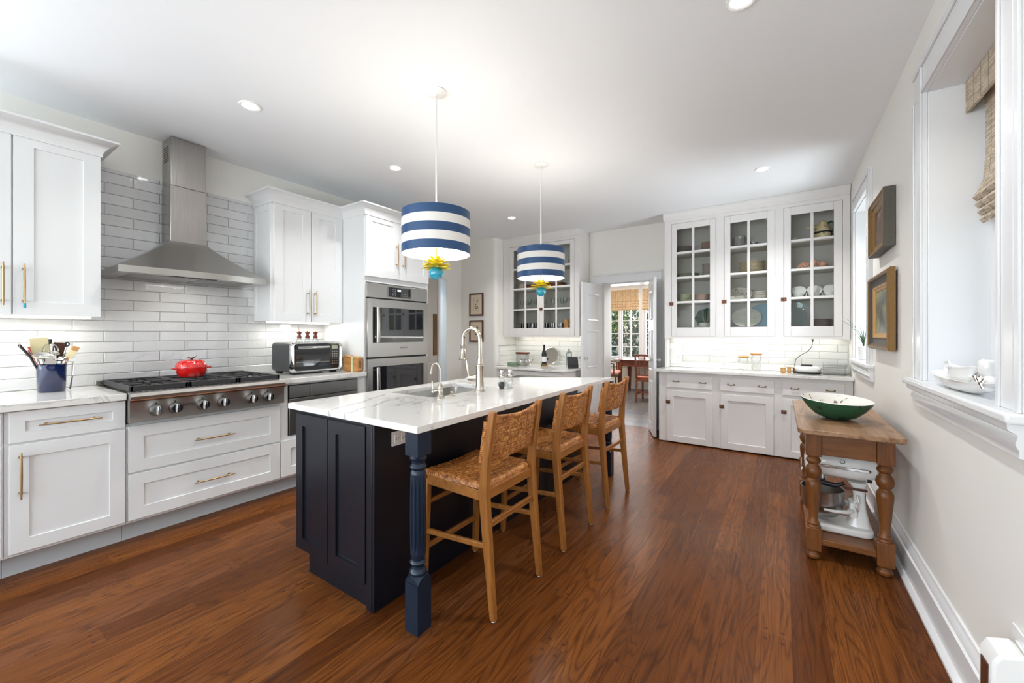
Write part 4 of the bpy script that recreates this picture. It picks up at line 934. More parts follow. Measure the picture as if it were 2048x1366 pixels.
# quartz top with sink cut-out
wx0, wx1, wy0, wy1 = -2.348, -1.288, 1.193, 3.775; sx0, sx1, sy0, sy1 = -2.215, -1.79, 1.80, 2.44; R_ = .05
def rr(x0, x1, y0, y1, r, n=6):
    o = []
    for (cx, cy, a0) in ((x1 - r, y1 - r, 0), (x0 + r, y1 - r, 90), (x0 + r, y0 + r, 180), (x1 - r, y0 + r, 270)):
        for k in range(n + 1): a = math.radians(a0 + 90 * k / n); o.append((cx + r * math.cos(a), cy + r * math.sin(a)))
    return o
bm = bmesh.new(); inner = rr(sx0, sx1, sy0, sy1, R_); outer = []
c0 = ((sx0 + sx1) / 2, (sy0 + sy1) / 2)
for (x, y) in inner:     # project each inner point outward to the slab edge
    dx, dy = x - c0[0], y - c0[1]; ts = []
    if dx > 1e-9: ts.append((wx1 - c0[0]) / dx)
    if dx < -1e-9: ts.append((wx0 - c0[0]) / dx)
    if dy > 1e-9: ts.append((wy1 - c0[1]) / dy)
    if dy < -1e-9: ts.append((wy0 - c0[1]) / dy)
    k = min(ts); outer.append((c0[0] + dx * k, c0[1] + dy * k))
corners = [(wx1, wy1), (wx0, wy1), (wx0, wy0), (wx1, wy0)]
q = MB(); n = len(inner); zt, zb = .915, .884
vs = [(x, y, zt) for x, y in inner] + [(x, y, zt) for x, y in outer] + [(x, y, zb) for x, y in inner] + [(x, y, zb) for x, y in outer]; fs = []
def side(p): return ('x1' if abs(p[0] - wx1) < 1e-6 else '') + ('x0' if abs(p[0] - wx0) < 1e-6 else '') + ('y1' if abs(p[1] - wy1) < 1e-6 else '') + ('y0' if abs(p[1] - wy0) < 1e-6 else '')
for i in range(n):
    j = (i + 1) % n; cset = None
    if side(outer[i]) != side(outer[j]):
        for c in corners:
            if any(abs(c[0] - v) < 1e-6 for v in (outer[i][0], outer[j][0])) and any(abs(c[1] - v) < 1e-6 for v in (outer[i][1], outer[j][1])): cset = c
    fs += [(i, j, 2 * n + j, 2 * n + i)]
    if cset:
        k = len(vs); vs += [(*cset, zt), (*cset, zb)]
        fs += [(i, n + i, k, n + j, j), (2 * n + i, 2 * n + j, 3 * n + j, k + 1, 3 * n + i), (n + i, 3 * n + i, k + 1, k), (k, k + 1, 3 * n + j, n + j)]
    else: fs += [(i, n + i, n + j, j), (2 * n + i, 2 * n + j, 3 * n + j, 3 * n + i), (n + i, 3 * n + i, 3 * n + j, n + j)]
q.add(vs, fs); o = q.build('worktop', 'quartz', ang=30); tag(o, 'white quartz island worktop with grey veins and an undermount sink', 'countertop')
k_ = o.modifiers.new('b', 'BEVEL'); k_.width = .002; k_.segments = 2; k_.limit_method = 'ANGLE'; k_.angle_limit = 1.2
# sink bowl: the cabinet body is hidden by it
t = thing('kitchen_sink', 'undermount stainless sink set in the island worktop', 'sink', (-2.0, 2.12, .68))
secs = [rr(sx0 - .012, sx1 + .012, sy0 - .012, sy1 + .012, .06), rr(sx0 - .004, sx1 + .004, sy0 - .004, sy1 + .004, .055), rr(sx0 + .006, sx1 - .006, sy0 + .006, sy1 - .006, .055), rr(sx0 + .03, sx1 - .03, sy0 + .03, sy1 - .03, .06), rr(sx0 + .15, sx1 - .15, sy0 + .2, sy1 - .2, .05)]
zz = [.8835, .8835, .72, .692, .685]; vs = []
for sct, z in zip(secs, zz): vs += [(x, y, z) for x, y in sct]
n = len(secs[0]); MB().add(vs, [(k * n + i, k * n + (i + 1) % n, (k + 1) * n + (i + 1) % n, (k + 1) * n + i) for k in range(4) for i in range(n)] + [tuple(4 * n + i for i in range(n))]).build('basin', 'steel', t)
MB().lathe([(.045, .6855), (.045, .689), (.03, .687), (0, .6868)], (-2.0, 2.12, 0), 24).build('drain', 'chrome', t)
# the body must be open under the sink
for o in list(isl.children):
    if o.name.startswith('body'):
        me = o.data; p0 = ORG[isl.name]; q = MB()
        q.box(-2.265, -1.60, 1.215, 1.76, .115, .8825).box(-2.265, -1.60, 2.48, 3.56, .115, .8825).box(-2.265, -2.245, 1.76, 2.48, .115, .8825).box(-1.76, -1.60, 1.76, 2.48, .115, .8825).box(-2.245, -1.76, 1.76, 2.48, .115, .60)
        nb = q.build('body_tmp', 'navy', isl); o.data = nb.data; bpy.data.objects.remove(nb)
# main faucet
def goose(q, base, height, reach, r, drop, tip_r=None, seg=18):
    x, y, z = base; pts = [(x, y, z)]
    zc = z + height - reach / 2; pts.append((x, y, zc))
    for k in range(1, seg + 1): a = PI * k / seg * .97; pts.append((x - reach / 2 + reach / 2 * math.cos(a), y, zc + reach / 2 * math.sin(a) * 1.05))
    pts.append((pts[-1][0] - .002, y, zc - drop)); q.tube(pts, r, 16); return pts[-1]
fx, fy = -1.722, 2.165
t = thing('kitchen_faucet', 'tall gooseneck nickel faucet with pull-down spray on the island', 'faucet', (fx, fy, .915))
MB().lathe([(.036, .9152), (.036, .922), (.033, .926), (.031, .934), (.028, .96), (.026, 1.0), (.026, 1.05), (.028, 1.09), (.029, 1.095), (.027, 1.10), (.020, 1.102), (.0185, 1.14), (.0, 1.14)], (fx, fy, 0), 32).build('body', 'nickel', t)
q = MB(); e = goose(q, (fx, fy, 1.10), .245, .15, .0145, .045); q.build('spout', 'nickel', t)
MB().lathe([(.016, e[2] + .012), (.018, e[2] + .006), (.016, e[2]), (.0185, e[2] - .006), (.016, e[2] - .012), (.015, e[2] - .02), (.019, e[2] - .05), (.026, e[2] - .085), (.030, e[2] - .092), (.028, e[2] - .097), (0, e[2] - .097)], (e[0], e[1], 0), 28).build('spray_head', 'nickel', t)
q = MB(); q.tube([(fx - .02, fy - .005, 1.01), (fx - .075, fy - .02, 1.005)], [.022, .020], 16).tube([(fx - .075, fy - .02, 1.005), (fx - .09, fy - .024, 1.004)], [.016, .013], 14).build('valve', 'nickel', t)
MB().tube([(fx - .082, fy - .022, 1.01), (fx - .088, fy - .024, 1.05), (fx - .095, fy - .026, 1.09), (fx - .098, fy - .027, 1.125)], [.006, .010, .013, .006], 12, .6).build('lever', 'nickel', t)
fx2, fy2 = -1.752, 1.812
t = thing('water_tap', 'small gooseneck filtered water tap left of the main faucet', 'faucet', (fx2, fy2, .915))
MB().lathe([(.026, .9152), (.027, .921), (.022, .926), (.014, .94), (.011, .952), (.016, .956), (.014, .968), (.017, .972), (.017, .985), (.013, .992), (.010, 1.004), (0, 1.004)], (fx2, fy2, 0), 24).build('body', 'nickel', t)
q = MB(); e = goose(q, (fx2, fy2, 1.0), .125, .075, .0065, .012); q.tube([e, (e[0] - .004, e[1], e[2] - .015)], [.007, .0085], 12).build('spout', 'nickel', t)
q = MB(); q.tube([(fx2 - .012, fy2, .963), (fx2 - .045, fy2 - .01, .955)], .006, 10).ball((fx2 - .05, fy2 - .012, .953), .011).build('valve', 'nickel', t)
MB().tube([(fx2 - .052, fy2 - .013, .96), (fx2 - .055, fy2 - .014, .99), (fx2 - .056, fy2 - .014, 1.018)], [.004, .008, .004], 10, .6).build('lever', 'nickel', t)
bx, by = -1.765, 1.93
t = tag(MB().lathe([(.022, .9152), (.023, .919), (.018, .924), (.010, .927), (.012, .934), (.014, .938), (.010, .942), (0, .943)], (bx, by, 0), 20).build('air_switch', 'nickel'), 'small round nickel button on the worktop between the two faucets', 'button')
# salt and pepper bottles
for (x, y, lab, fill) in ((-1.668, 2.345, 'clear bottle of dark peppercorns, left of the pair on the island', 'black'), (-1.652, 2.425, 'clear bottle of white salt, right of the pair on the island', 'cork')):
    t = thing('spice_bottle', lab, 'spice bottle', (x, y, .915), 'spice bottles on the island')
    MB().lathe([(.020, .9155), (.022, .92), (.030, .935), (.031, .955), (.022, .985), (.016, .992), (.019, .996), (.019, 1.005)], (x, y, 0), 8).build('glass_body', 'thin', t, ang=25)
    MB().lathe([(.014, .919), (.022, .94), (.022, .955), (.016, .968), (0, .970)], (x, y, 0), 14).build('contents', M['black'] if fill == 'black' else M['china'], t)
    MB().lathe([(.0195, 1.0), (.021, 1.004), (.021, 1.02), (.012, 1.026), (.012, 1.034), (.019, 1.038), (.017, 1.05), (0, 1.051)], (x, y, 0), 8).build('screw_cap', 'silver', t, ang=25)

# ------------------------------------------------------------------ bar stools
import numpy as np
def weave(nu, nv, cell, fn, edge=.0, amp=.0034, res=5):
    """a basket-woven sheet of nu x nv strips; fn(u,v,h)->point, u,v in metres"""
    U = nu * res + 1; V = nv * res + 1; vs = []
    for j in range(V):
        v = j * cell / res
        for i in range(U):
            u = i * cell / res; cu = min(int(i // res), nu - 1); cv = min(int(j // res), nv - 1)
            fu = (i % res) / res if i < U - 1 else 1; fv = (j % res) / res if j < V - 1 else 1
            over = ((cu + cv * 2) % 4) < 2
            if edge:
                if cv < edge or cv >= nv - edge: over = False
                elif cu < edge or cu >= nu - edge: over = True
            a = math.sin(PI * fv) ** .5 if over else math.sin(PI * fu) ** .5
            h = amp * (a - .3) + amp * .5 * math.sin(cu * 12.9898 + cv * 78.233) * a
            vs.append(fn(u, v, h))
    fs = [(j * U + i, j * U + i + 1, (j + 1) * U + i + 1, (j + 1) * U + i) for j in range(V - 1) for i in range(U - 1)]
    return vs, fs
def make_stool(label):
    """seat faces -x; origin on the floor under the seat centre"""
    t = thing('bar_stool', label, 'bar stool', (0, 0, 0), 'woven counter stools along the island')
    hw = .226           # half width (y)
    # rear legs run up into back posts, kicked back at foot and top
    for s in (-1, 1):
        y = s * (hw - .018); pts = [(.225, 0.0), (.196, .30), (.172, .575), (.180, .70), (.222, .955)]; wds = [.030, .040, .046, .040, .032]; dps = [.030, .036, .040, .036, .032]
        q = MB(); vs = []
        for (x, z), w_, d_ in zip(pts, wds, dps):
            for (a, b) in ((-1, -1), (1, -1), (1, 1), (-1, 1)): vs.append((x + a * w_ / 2, y + b * d_ / 2, z if z > 0 else .004))
        q.add(vs, [(3, 2, 1, 0)] + [(k * 4 + i, k * 4 + (i + 1) % 4, (k + 1) * 4 + (i + 1) % 4, (k + 1) * 4 + i) for k in range(4) for i in range(4)] + [(16, 17, 18, 19)])
        lg = q.build('leg', 'oak', t, bevel=.007, ang=60, seg=3); MB().lathe([(.013, 0), (.014, .003), (.013, .005)], (.225, y, 0), 14).build('foot_glide', 'steel', lg)
        q = MB().bar((-.222, y, .004), (-.200, y, .575), .028, .030, .036, .038, up=(1, 0, 0)); lg = q.build('leg', 'oak', t, bevel=.005)
        MB().lathe([(.012, 0), (.013, .003), (.012, .005)], (-.222, y, 0), 14).build('foot_glide', 'steel', lg)
        MB().bar((-.19, y, .568), (.16, y, .560), .024, .048).build('seat_rail', 'oakx', t, bevel=.003)
        MB().bar((-.20, y, .30), (.185, y, .33), .018, .026).build('stretcher', 'oakx', t, bevel=.004)
    MB().bar((-.200, -hw + .03, .568), (-.200, hw - .03, .568), .024, .048).build('seat_rail', 'oakx', t, bevel=.003)
    MB().bar((.170, -hw + .035, .560), (.170, hw - .035, .560), .024, .048).build('seat_rail', 'oakx', t, bevel=.003)
    MB().bar((-.209, -hw + .03, .215), (-.209, hw - .03, .215), .020, .028).build('stretcher', 'oakx', t, bevel=.004)
    MB().bar((-.203, -hw + .03, .445), (-.203, hw - .03, .445), .018, .024).build('stretcher', 'oakx', t, bevel=.004)
    MB().bar((.184, -hw + .035, .42), (.184, hw - .035, .42), .020, .028).build('stretcher', 'oakx', t, bevel=.004)
    # woven seat, rolled over the rails
    cell = .0128; nu, nv = 31, 33; W_, D_ = nv * cell, nu * cell
    def fs(u, v, h):
        x = -.222 + u; y = (-W_ / 2 + v) * 1.03; ed = min(u, D_ - u, v, W_ - v); r = .022; dz = 0
        if ed < r: dz = r - math.sqrt(max(0, r * r - (r - ed) ** 2))
        z = .618 - dz * 1.35 - .010 * math.sin(PI * v / W_) + h * (1 if ed > .002 else 0)
        if x > .14 and abs(y) > .18: x = min(x, .152)
        return (x, y, z)
    vs, f_ = weave(nu, nv, cell, fs, 2); q = MB().add(vs, f_)
    s_ = q.build('woven_seat', 'cane', t, ang=180); md = s_.modifiers.new('t', 'SOLIDIFY'); md.thickness = .004
    # woven back panel, bowed backwards, wrapped round the posts' inner side
    cell = .0118; nv, nu = 34, 19; W_ = nv * cell; Ht = nu * cell
    def fb(u, v, h):
        v = v * 1.06 - .012
        z = .712 + u; y = -W_ / 2 + v; k = (z - .70) / .255; xb = .181 + .040 * k + .030 * math.cos(PI * y / W_ * .98) - .004
        ed = min(u, Ht - u); r = .011; dx = 0
        if ed < r: dx = (r - math.sqrt(max(0, r * r - (r - ed) ** 2)))
        return (xb - dx + h, y, z - .012 * (math.cos(PI * y / W_)) * (1 if u > Ht / 2 else 0) * (u / Ht))
    vs, f_ = weave(nu, nv, cell, fb, 2); q = MB().add(vs, f_)
    def fb2(u, v, h): p = fb(u, v, h); q_ = fb(u, v, 0); ed = min(u, Ht - u); r = .011; dx = (r - math.sqrt(max(0, r * r - (r - ed) ** 2))) if ed < r else 0; return (q_[0] + 2 * dx - .022 - h, p[1], p[2])
    vs, f_ = weave(nu, nv, cell, fb2, 2); q.add(vs, f_)
    q.build('woven_back', 'cane', t, ang=180)
    for s in (-1, 1):     # wrapped ends showing outside the posts
        q = MB(); vs = []; n = 80; y = s * (hw + .0015)
        for k in range(n + 1):
            z = .715 + .195 * k / n; kk = (z - .70) / .255; x = .158 + .040 * kk; h = .0018 * abs(math.sin(k * PI / 4))
            vs += [(x - .008, y - s * .03, z), (x - .010 - h, y - s * .004, z), (x - .006, y + s * h, z), (x + .006, y + s * h, z), (x + .010, y - s * .004, z)]
        q.add(vs, [(k * 5 + i, k * 5 + i + 1, (k + 1) * 5 + i + 1, (k + 1) * 5 + i) for k in range(n) for i in range(4)]); q.build('edge_wrap', 'cane', t, ang=180)
    return t
s0 = make_stool('nearest woven-cane bar stool beside the front island post'); sxp = -1.318
s0.location = (sxp, 1.682, 0)
dup(s0, (sxp, 2.392, 0), 0, 'middle of the three woven-cane bar stools at the island')
dup(s0, (sxp + .01, 3.128, 0), math.radians(-2), 'farthest woven-cane bar stool, near the dining room doorway')

# ------------------------------------------------------------------ built-in glass cupboards on the far wall
def latch(parent, face, u, z, d, s=.026):
    t_ = MB().box(u - s, u + s, d - .006, d, z - s * .8, z + s * .8).build('latch', 'copper', parent, bevel=.002)
    MB().lathe([(.006, d - .03), (.012, d - .026), (.012, d - .018), (.005, d - .012), (.006, d - .006)], (u, 0, z), 12, 'y').build('latch_knob', 'copper', t_)
def hinge(parent, u, z, d):
    MB().box(u - .006, u + .006, d - .004, d, z - .03, z + .03).tube([(u, d - .004, z - .035), (u, d - .004, z + .035)], .004, 8).build('hinge', 'old', parent)
def glassdoor(parent, a, b, z0, z1, d, ga, gb, gz0, gz1, rails, mull, latch_u=None, hinge_u=None):
    t_ = .022; q = MB()
    q.box(a, ga, d - t_, d, z0, z1).box(gb, b, d - t_, d, z0, z1).box(ga, gb, d - t_, d, z0, gz0).box(ga, gb, d - t_, d, gz1, z1)
    for z in rails: q.box(ga, gb, d - t_ + .003, d - .002, z - .013, z + .013)
    q.box(mull - .014, mull + .014, d - t_ + .0025, d - .0015, gz0, gz1)
    o = q.build('glazed_door', 'old', parent, bevel=.003)
    MB().box(ga, gb, d - .010, d - .007, gz0, gz1).build('glass_pane', 'cabpane', o)
    if latch_u: latch(o, '-y', latch_u, 1.69, d - t_)
    if hinge_u:
        for z in (z0 + .18, z1 - .22): hinge(o, hinge_u, z, d - t_)
    return o
def cupboard(label, x0, x1, yf, yb, zb, cols, shelf_z, loc_y, doors, sides=True):
    t = thing('glass_cupboard', label, 'cupboard', ((x0 + x1) / 2, yb, zb))
    q = MB().box(x0, x1, yb - .012, yb, zb, H - .002)                      # back
    q.build('back_board', 'oldin', t)
    q = MB().box(x0, x0 + .02, yf + .0205, yb - .012, zb + .0, H - .002).box(x1 - .02, x1, yf + .0205, yb - .012, zb, H - .002).box(x0 + .02, x1 - .02, yf + .02, yb - .012, zb, zb + .03).box(x0 + .02, x1 - .02, yf + .02, yb - .012, 2.68, H - .002)
    for c in cols: q.box(c[0], c[1], yf + .02, yb - .012, zb + .03, 2.68)
    q.build('case', 'old', t)
    q = MB()      # face frame around the doors
    edges = [x0] + [v for d_ in doors for v in (d_[0], d_[1])] + [x1]
    for k in range(0, len(edges), 2): q.box(edges[k], edges[k + 1], yf, yf + .02, zb + .012, 2.69)
    q.box(x0, x1, yf, yf + .02, 2.69, H - .002).box(x0, x1, yf, yf + .02, zb - .014, zb + .012)
    q.build('face_frame', 'old', t)
    edges2 = [x0 + .02] + [v for c in cols for v in c] + [x1 - .02]
    for z in (1.390,) + shelf_z:
        for k in range(0, len(edges2), 2): MB().box(edges2[k], edges2[k + 1], yf + .03, yb - .012, z - .018, z).build('shelf', 'oldin', t)
    q = MB(); pr = [(yf, 2.735), (yf - .010, 2.735), (yf - .014, 2.75), (yf - .03, 2.775), (yf - .034, 2.80), (yf - .034, H - .002), (yf, H - .002)]
    q.prism(pr, 'x', x0 - .012, x1 + (.0 if x1 > .5 else .012)).build('cornice', 'old', t)
    return t
YF, YT = 5.32, 5.50
t = cupboard('long built-in white cupboard with three glazed doors full of china', -1.243, .573, YF, 5.685, 1.270, [(-.62, -.60), (-.045, -.025)], (1.705, 2.01, 2.32), 0, [(-1.161, -.655), (-.572, -.068), (.010, .514)])
MB().box(-1.243, -1.219, 5.34, 5.499, .888, 1.268).build('side_panel', 'old', t)
MB().prism([(.572, 1.268), (.572, 1.195), (.556, 1.232), (.535, 1.252), (.495, 1.268)], 'y', 5.345, 5.36).build('corner_bracket', 'old', t)
# deepen: the cupboard needs room for plates, so its back sits in the wall thickness
glassdoor(t, -1.158, -.658, 1.283, 2.688, YF + .02, -1.098, -.722, 1.391, 2.615, (1.705, 2.01, 2.32), -.91, -1.161, -.650)
glassdoor(t, -.569, -.071, 1.283, 2.688, YF + .02, -.506, -.142, 1.391, 2.605, (1.70, 2.01, 2.32), -.322, -.570, -.064)
glassdoor(t, .013, .511, 1.283, 2.688, YF + .02, .076, .442, 1.391, 2.602, (1.70, 2.005, 2.32), .26, .012, .519)
t2 = cupboard('smaller built-in white cupboard with a pair of glazed doors, left of the doorway', -3.742, -2.415, YF, 5.685, 1.275, [], (1.705, 2.01, 2.33), 0, [(-3.638, -3.074), (-3.070, -2.492)])
glassdoor(t2, -3.635, -3.0745, 1.285, 2.685, YF + .02, -3.553, -3.114, 1.397, 2.63, (1.69, 2.015, 2.33), -3.333, None, -3.645)
glassdoor(t2, -3.0695, -2.495, 1.285, 2.685, YF + .02, -3.0, -2.563, 1.401, 2.63, (1.69, 2.015, 2.33), -2.79, -3.045, -2.486)
tag(MB().tube([(-3.735, 5.17, 1.122), (-3.735, 5.66, 1.128)], .004, 8).tube([(-3.735, 5.40, 1.125), (-3.715, 5.40, 1.128), (-3.70, 5.40, 1.138)], .004, 8).build('rail', 'steeld'), 'thin metal rail with a hook on the side tiles of the small counter', 'rail')
# tiles below both
tag(MB().box(-1.22, .573, 5.50, 5.51, .887, 1.268).build('tile_backsplash', 'tileF'), 'white tile backsplash under the long glass cupboard', 'tile backsplash')
tag(MB().box(-3.735, -2.40, 5.68, 5.69, .832, 1.273).box(-3.748, -3.738, 5.20, 5.68, .832, 1.10).build('tile_backsplash', 'tileF'), 'white tile around the small counter under the two-door glass cupboard', 'tile backsplash')
for (xa, xb, yy, lab) in ((-1.15, .50, 5.44, 'lit strip under the long glass cupboard'), (-3.6, -2.5, 5.60, 'lit strip under the two-door glass cupboard')):
    tag(MB().box(xa, xb, yy - .012, yy + .012, 1.263, 1.2695).build('under_cabinet_light', 'ledstrip'), lab, 'light strip')
    area('under_cupboard_beam', ((xa + xb) / 2, yy - .05, 1.25), (math.radians(-20), 0, 0), (xb - xa) * .95, .03, 1.25 * (xb - xa), (1, .99, .95))
# lower cupboard, right
t = thing('base_cupboard', 'low built-in white cupboard with three drawers over three panelled doors', 'cupboard', (-.35, 5.3, 0))
yf = 5.12
MB().box(-1.262, .573, yf, 5.498, .012, .852).build('body', 'old', t)
RP = lambda t_: [(0, 0), (0, t_ - .002), (.002, t_)]
DOORP = [(0, 0), (0, .018), (.002, .020), (.070, .020), (.076, .012), (.084, .010)]
for (a, b, z0) in ((-1.166, -.662, .668), (-.585, -.073, .666), (.0, .506, .666)):
    d = MB().panel('-y', a, b, .668, .816, yf, [(0, 0), (0, .018), (.002, .020)]).build('drawer', 'old', t)
    for k in (.21, .79):
        xc = a + (b - a) * k; q = MB()
        q.box(xc - .038, xc - .024, yf - .023, yf - .020, .735, .752).box(xc + .024, xc + .038, yf - .023, yf - .020, .735, .752)
        q.tube([(xc - .034, yf - .022, .744), (xc - .028, yf - .034, .742), (xc, yf - .038, .738), (xc + .028, yf - .034, .742), (xc + .034, yf - .022, .744)], .004, 8).build('drawer_pull', 'brassd', d)
for (a, b) in ((-1.163, -.668), (-.583, -.079), (.0, .5)):
    d = MB().panel('-y', a, b, .016, .630, yf, DOORP).build('door', 'old', t)
    latch(d, '-y', a + .012, .49, yf - .020, .024)
    for z in (.16, .48): hinge(d, b + .006, z, yf - .012)
tag(MB().box(-1.285, .576, 5.055, 5.499, .853, .886).build('worktop', 'quartz', bevel=.004), 'white quartz counter on the low cupboard with the three drawers', 'countertop')
# left small counter
t = thing('base_cupboard', 'low white cabinet under the small counter, mostly hidden behind the island', 'cupboard', (-2.9, 5.2, 0))
MB().box(-3.49, -2.40, 4.80, 5.679, 0, .79).build('body', 'old', t)
for (a, b) in ((-3.46, -2.95), (-2.94, -2.43)):
    d = MB().panel('-y', a, b, .60, .76, 4.80, [(0, 0), (0, .018), (.002, .020)]).build('drawer', 'old', t); MB().panel('-y', a, b, .05, .585, 4.80, DOORP).build('door', 'old', t)
q = MB(); pl = [(-3.51, 4.755), (-2.42, 4.755), (-2.385, 4.765), (-2.365, 4.79), (-2.36, 4.82), (-2.36, 5.678), (-3.735, 5.678), (-3.735, 5.13), (-3.51, 5.10)]
q.prism(pl, 'z', .7995, .831); tag(q.build('worktop', 'quartz', bevel=.004), 'small white quartz counter below the two-door glass cupboard', 'countertop')

# ------------------------------------------------------------------ china behind the glazed doors
def plates(x, y, z, n, r, m, step, label, group, kind='plate', cat='plate'):
    """n stacked plates or bowls, each its own thing"""
    if kind == 'plate': pr = [(r * .55, 0), (r * .6, .002), (r * .72, .006), (r, .014), (r, .0165), (r * .7, .009), (r * .55, .005), (0, .005)]
    else: pr = [(r * .45, 0), (r * .5, .003), (r * .8, .018), (r, .042), (r, .045), (r * .77, .022), (r * .45, .007), (0, .006)]
    o = MB().lathe(pr, (x, y, z), 36).build(kind, m, None, loc=(x, y, z)); tag(o, label, cat, group)
    for k in range(1, n): c = dup(o, (x + random.uniform(-.002, .002), y, z + step * k))
    return o
def upright(name, x, y, z, r, m, label, cat, sx=1.0, tilt=12, rim=None):
    o = MB().lathe([(r * .6, .0), (r * .62, -.004), (r, -.016), (r, -.018), (r * .6, -.008), (0, -.008)], (0, 0, 0), 44, 'y', sx, 1).build(name, m, None, loc=(0, 0, 0))
    o.location = (x, y, z + r * math.cos(math.radians(tilt)) + .001); o.rotation_euler = (math.radians(-tilt), 0, 0); return tag(o, label, cat)
YP = 5.50
plates(-1.045, YP, 2.3205, 7, .105, 'grpl', .014, 'one of the grey-mauve plates stacked on the top left shelf of the long cupboard', 'grey-mauve plates on the top left shelf')
plates(-.775, YP + .02, 2.3205, 9, .07, 'pinkch', .0145, 'one of the narrow tan dishes stacked at the right of the top left shelf', 'tan dishes on the top left shelf')
plates(-1.00, YP, 2.0105, 5, .13, 'greenish', .0115, 'one of the wide pale green plates on the second left shelf of the long cupboard', 'pale green plates on the second left shelf')
plates(-.77, YP + .02, 2.0105, 8, .065, 'grpl', .018, 'one of the small grey bowls stacked behind the left door, right side', 'small grey bowls', 'bowl', 'bowl')
plates(-1.03, YP, 1.7055, 4, .085, 'greenish', .022, 'one of the pale green glass bowls on the third left shelf', 'green glass bowls', 'bowl', 'bowl')
plates(-.84, YP, 1.7055, 4, .092, 'pinkch', .017, 'one of the pale pink bowls on the third left shelf', 'pale pink bowls', 'bowl', 'bowl')
plates(-.80, YP - .04, 1.3905, 5, .07, 'china', .010, 'one of the small white plates in front of the green leaf dish', 'small white plates by the leaf dish')
q = MB(); vs = [(0, 0, 0)]; n = 40
for k in range(n): a = 2 * PI * k / n; r = .112 * (1 + .13 * abs(math.sin(a * 3.5))); vs.append((r * math.cos(a), -.012 + .010 * math.sin(a * 9), r * math.sin(a)))
q.add(vs, [(0, 1 + k, 1 + (k + 1) % n) for k in range(n)]); o = q.build('leaf_plate', 'green', None, loc=(0, 0, 0), flat=True)
o.location = (-.80, YP + .06, 1.510); o.rotation_euler = (math.radians(-12), 0, 0); k_ = o.modifiers.new('t', 'SOLIDIFY'); k_.thickness = .006; tag(o, 'dark green cabbage-leaf dish standing at the bottom of the left cupboard door', 'dish')
q = MB()
for a in (-1.2, -.6, 0, .6, 1.2): q.tube([(0, -.022, -.09), (.04 * math.sin(a), -.026, .0), (.095 * math.sin(a), -.024, .02 + .08 * math.cos(a))], [.0025, .002, .001], 5)
q.build('leaf_vein', 'greenish', o)
# middle door
t = thing('crystal_pitcher', 'cut-glass pitcher on the top shelf behind the middle door', 'pitcher', (-.43, YP, 2.3205))
MB().lathe([(.045, 2.3205), (.06, 2.33), (.064, 2.38), (.055, 2.44), (.062, 2.47), (.058, 2.47), (.05, 2.44), (.058, 2.38), (.0, 2.335)], (-.43, YP, 0), 22, mod=lambda a, z: 1 + .05 * math.cos(a * 11)).build('body', 'crystal', t, ang=10)
MB().tube([(-.375, YP, 2.45), (-.34, YP, 2.44), (-.335, YP, 2.39), (-.37, YP, 2.36)], .006, 8).build('handle', 'crystal', t)
t = thing('crystal_vase', 'second cut-glass vessel, left of the pitcher, middle top shelf', 'vase', (-.535, YP + .06, 2.3205))
MB().lathe([(.035, 2.3205), (.038, 2.34), (.05, 2.46), (.045, 2.46), (.03, 2.34), (0, 2.33)], (-.535, YP + .06, 0), 20, mod=lambda a, z: 1 + .05 * math.cos(a * 10)).build('body', 'crystal', t, ang=10)
t = thing('glass_cup', 'small glass cup with a curled handle on the middle top shelf', 'cup', (-.28, YP, 2.3205))
MB().lathe([(.02, 2.3205), (.034, 2.34), (.038, 2.39), (.037, 2.39), (.03, 2.34), (0, 2.325)], (-.28, YP, 0), 20).build('body', 'thin', t)
MB().tube([(-.245, YP - .01, 2.38), (-.215, YP - .01, 2.385), (-.212, YP - .01, 2.35), (-.245, YP - .01, 2.335)], .004, 8).build('handle', 'thin', t)
plates(-.30, YP, 2.0105, 9, .135, 'cream', .0155, 'one of the cream dinner plates stacked behind the middle door', 'cream dinner plates behind the middle door')
upright('floral_plate', -.43, YP + .10, 1.7055, .085, 'floral', 'wide flower-sprigged platter standing on the third middle shelf', 'platter', 1.6)
plates(-.21, YP - .02, 1.7055, 3, .085, 'floral', .026, 'one of the flower-sprigged bowls on the third middle shelf', 'flower-sprigged bowls', 'bowl', 'bowl')
upright('spotted_platter', -.36, YP + .07, 1.3905, .115, 'spot', 'oval black-spotted platter standing at the bottom of the middle door', 'platter', 1.35)
upright('blue_plate', -.20, YP + .115, 1.3905, .14, mat('pale_blue_china', '#8fb6c8', .2), 'pale blue plate standing behind the spotted platter', 'plate', 1.0)
# right door
t = thing('painted_jug', 'painted cream pottery jug with a green handle on the right top shelf', 'jug', (.36, YP - .02, 2.3205))
MB().lathe([(.05, 2.3205), (.07, 2.335), (.078, 2.38), (.072, 2.43), (.06, 2.46), (.05, 2.48), (.04, 2.51), (.028, 2.53), (0, 2.54)], (.36, YP - .02, 0), 28, mod=lambda a, z: 1 + .05 * math.cos(a * 3 + z * 20)).build('body', 'jug', t)
MB().tube([(.31, YP - .03, 2.47), (.27, YP - .035, 2.475), (.235, YP - .035, 2.468), (.215, YP - .035, 2.475)], [.026, .018, .011, .007], 12).build('spout', 'jug', t)
MB().tube([(.40, YP - .02, 2.50), (.435, YP - .02, 2.515), (.46, YP - .02, 2.49), (.455, YP - .02, 2.43), (.43, YP - .02, 2.37)], .010, 10).build('handle', 'green', t)
q = MB().lathe([(.0755, 2.392), (.080, 2.40), (.078, 2.412)], (.36, YP - .02, 0), 28).build('dark_band', 'black', t)
t = thing('small_cup', 'small patterned cup at the left of the right top shelf', 'cup', (.105, YP - .02, 2.3205))
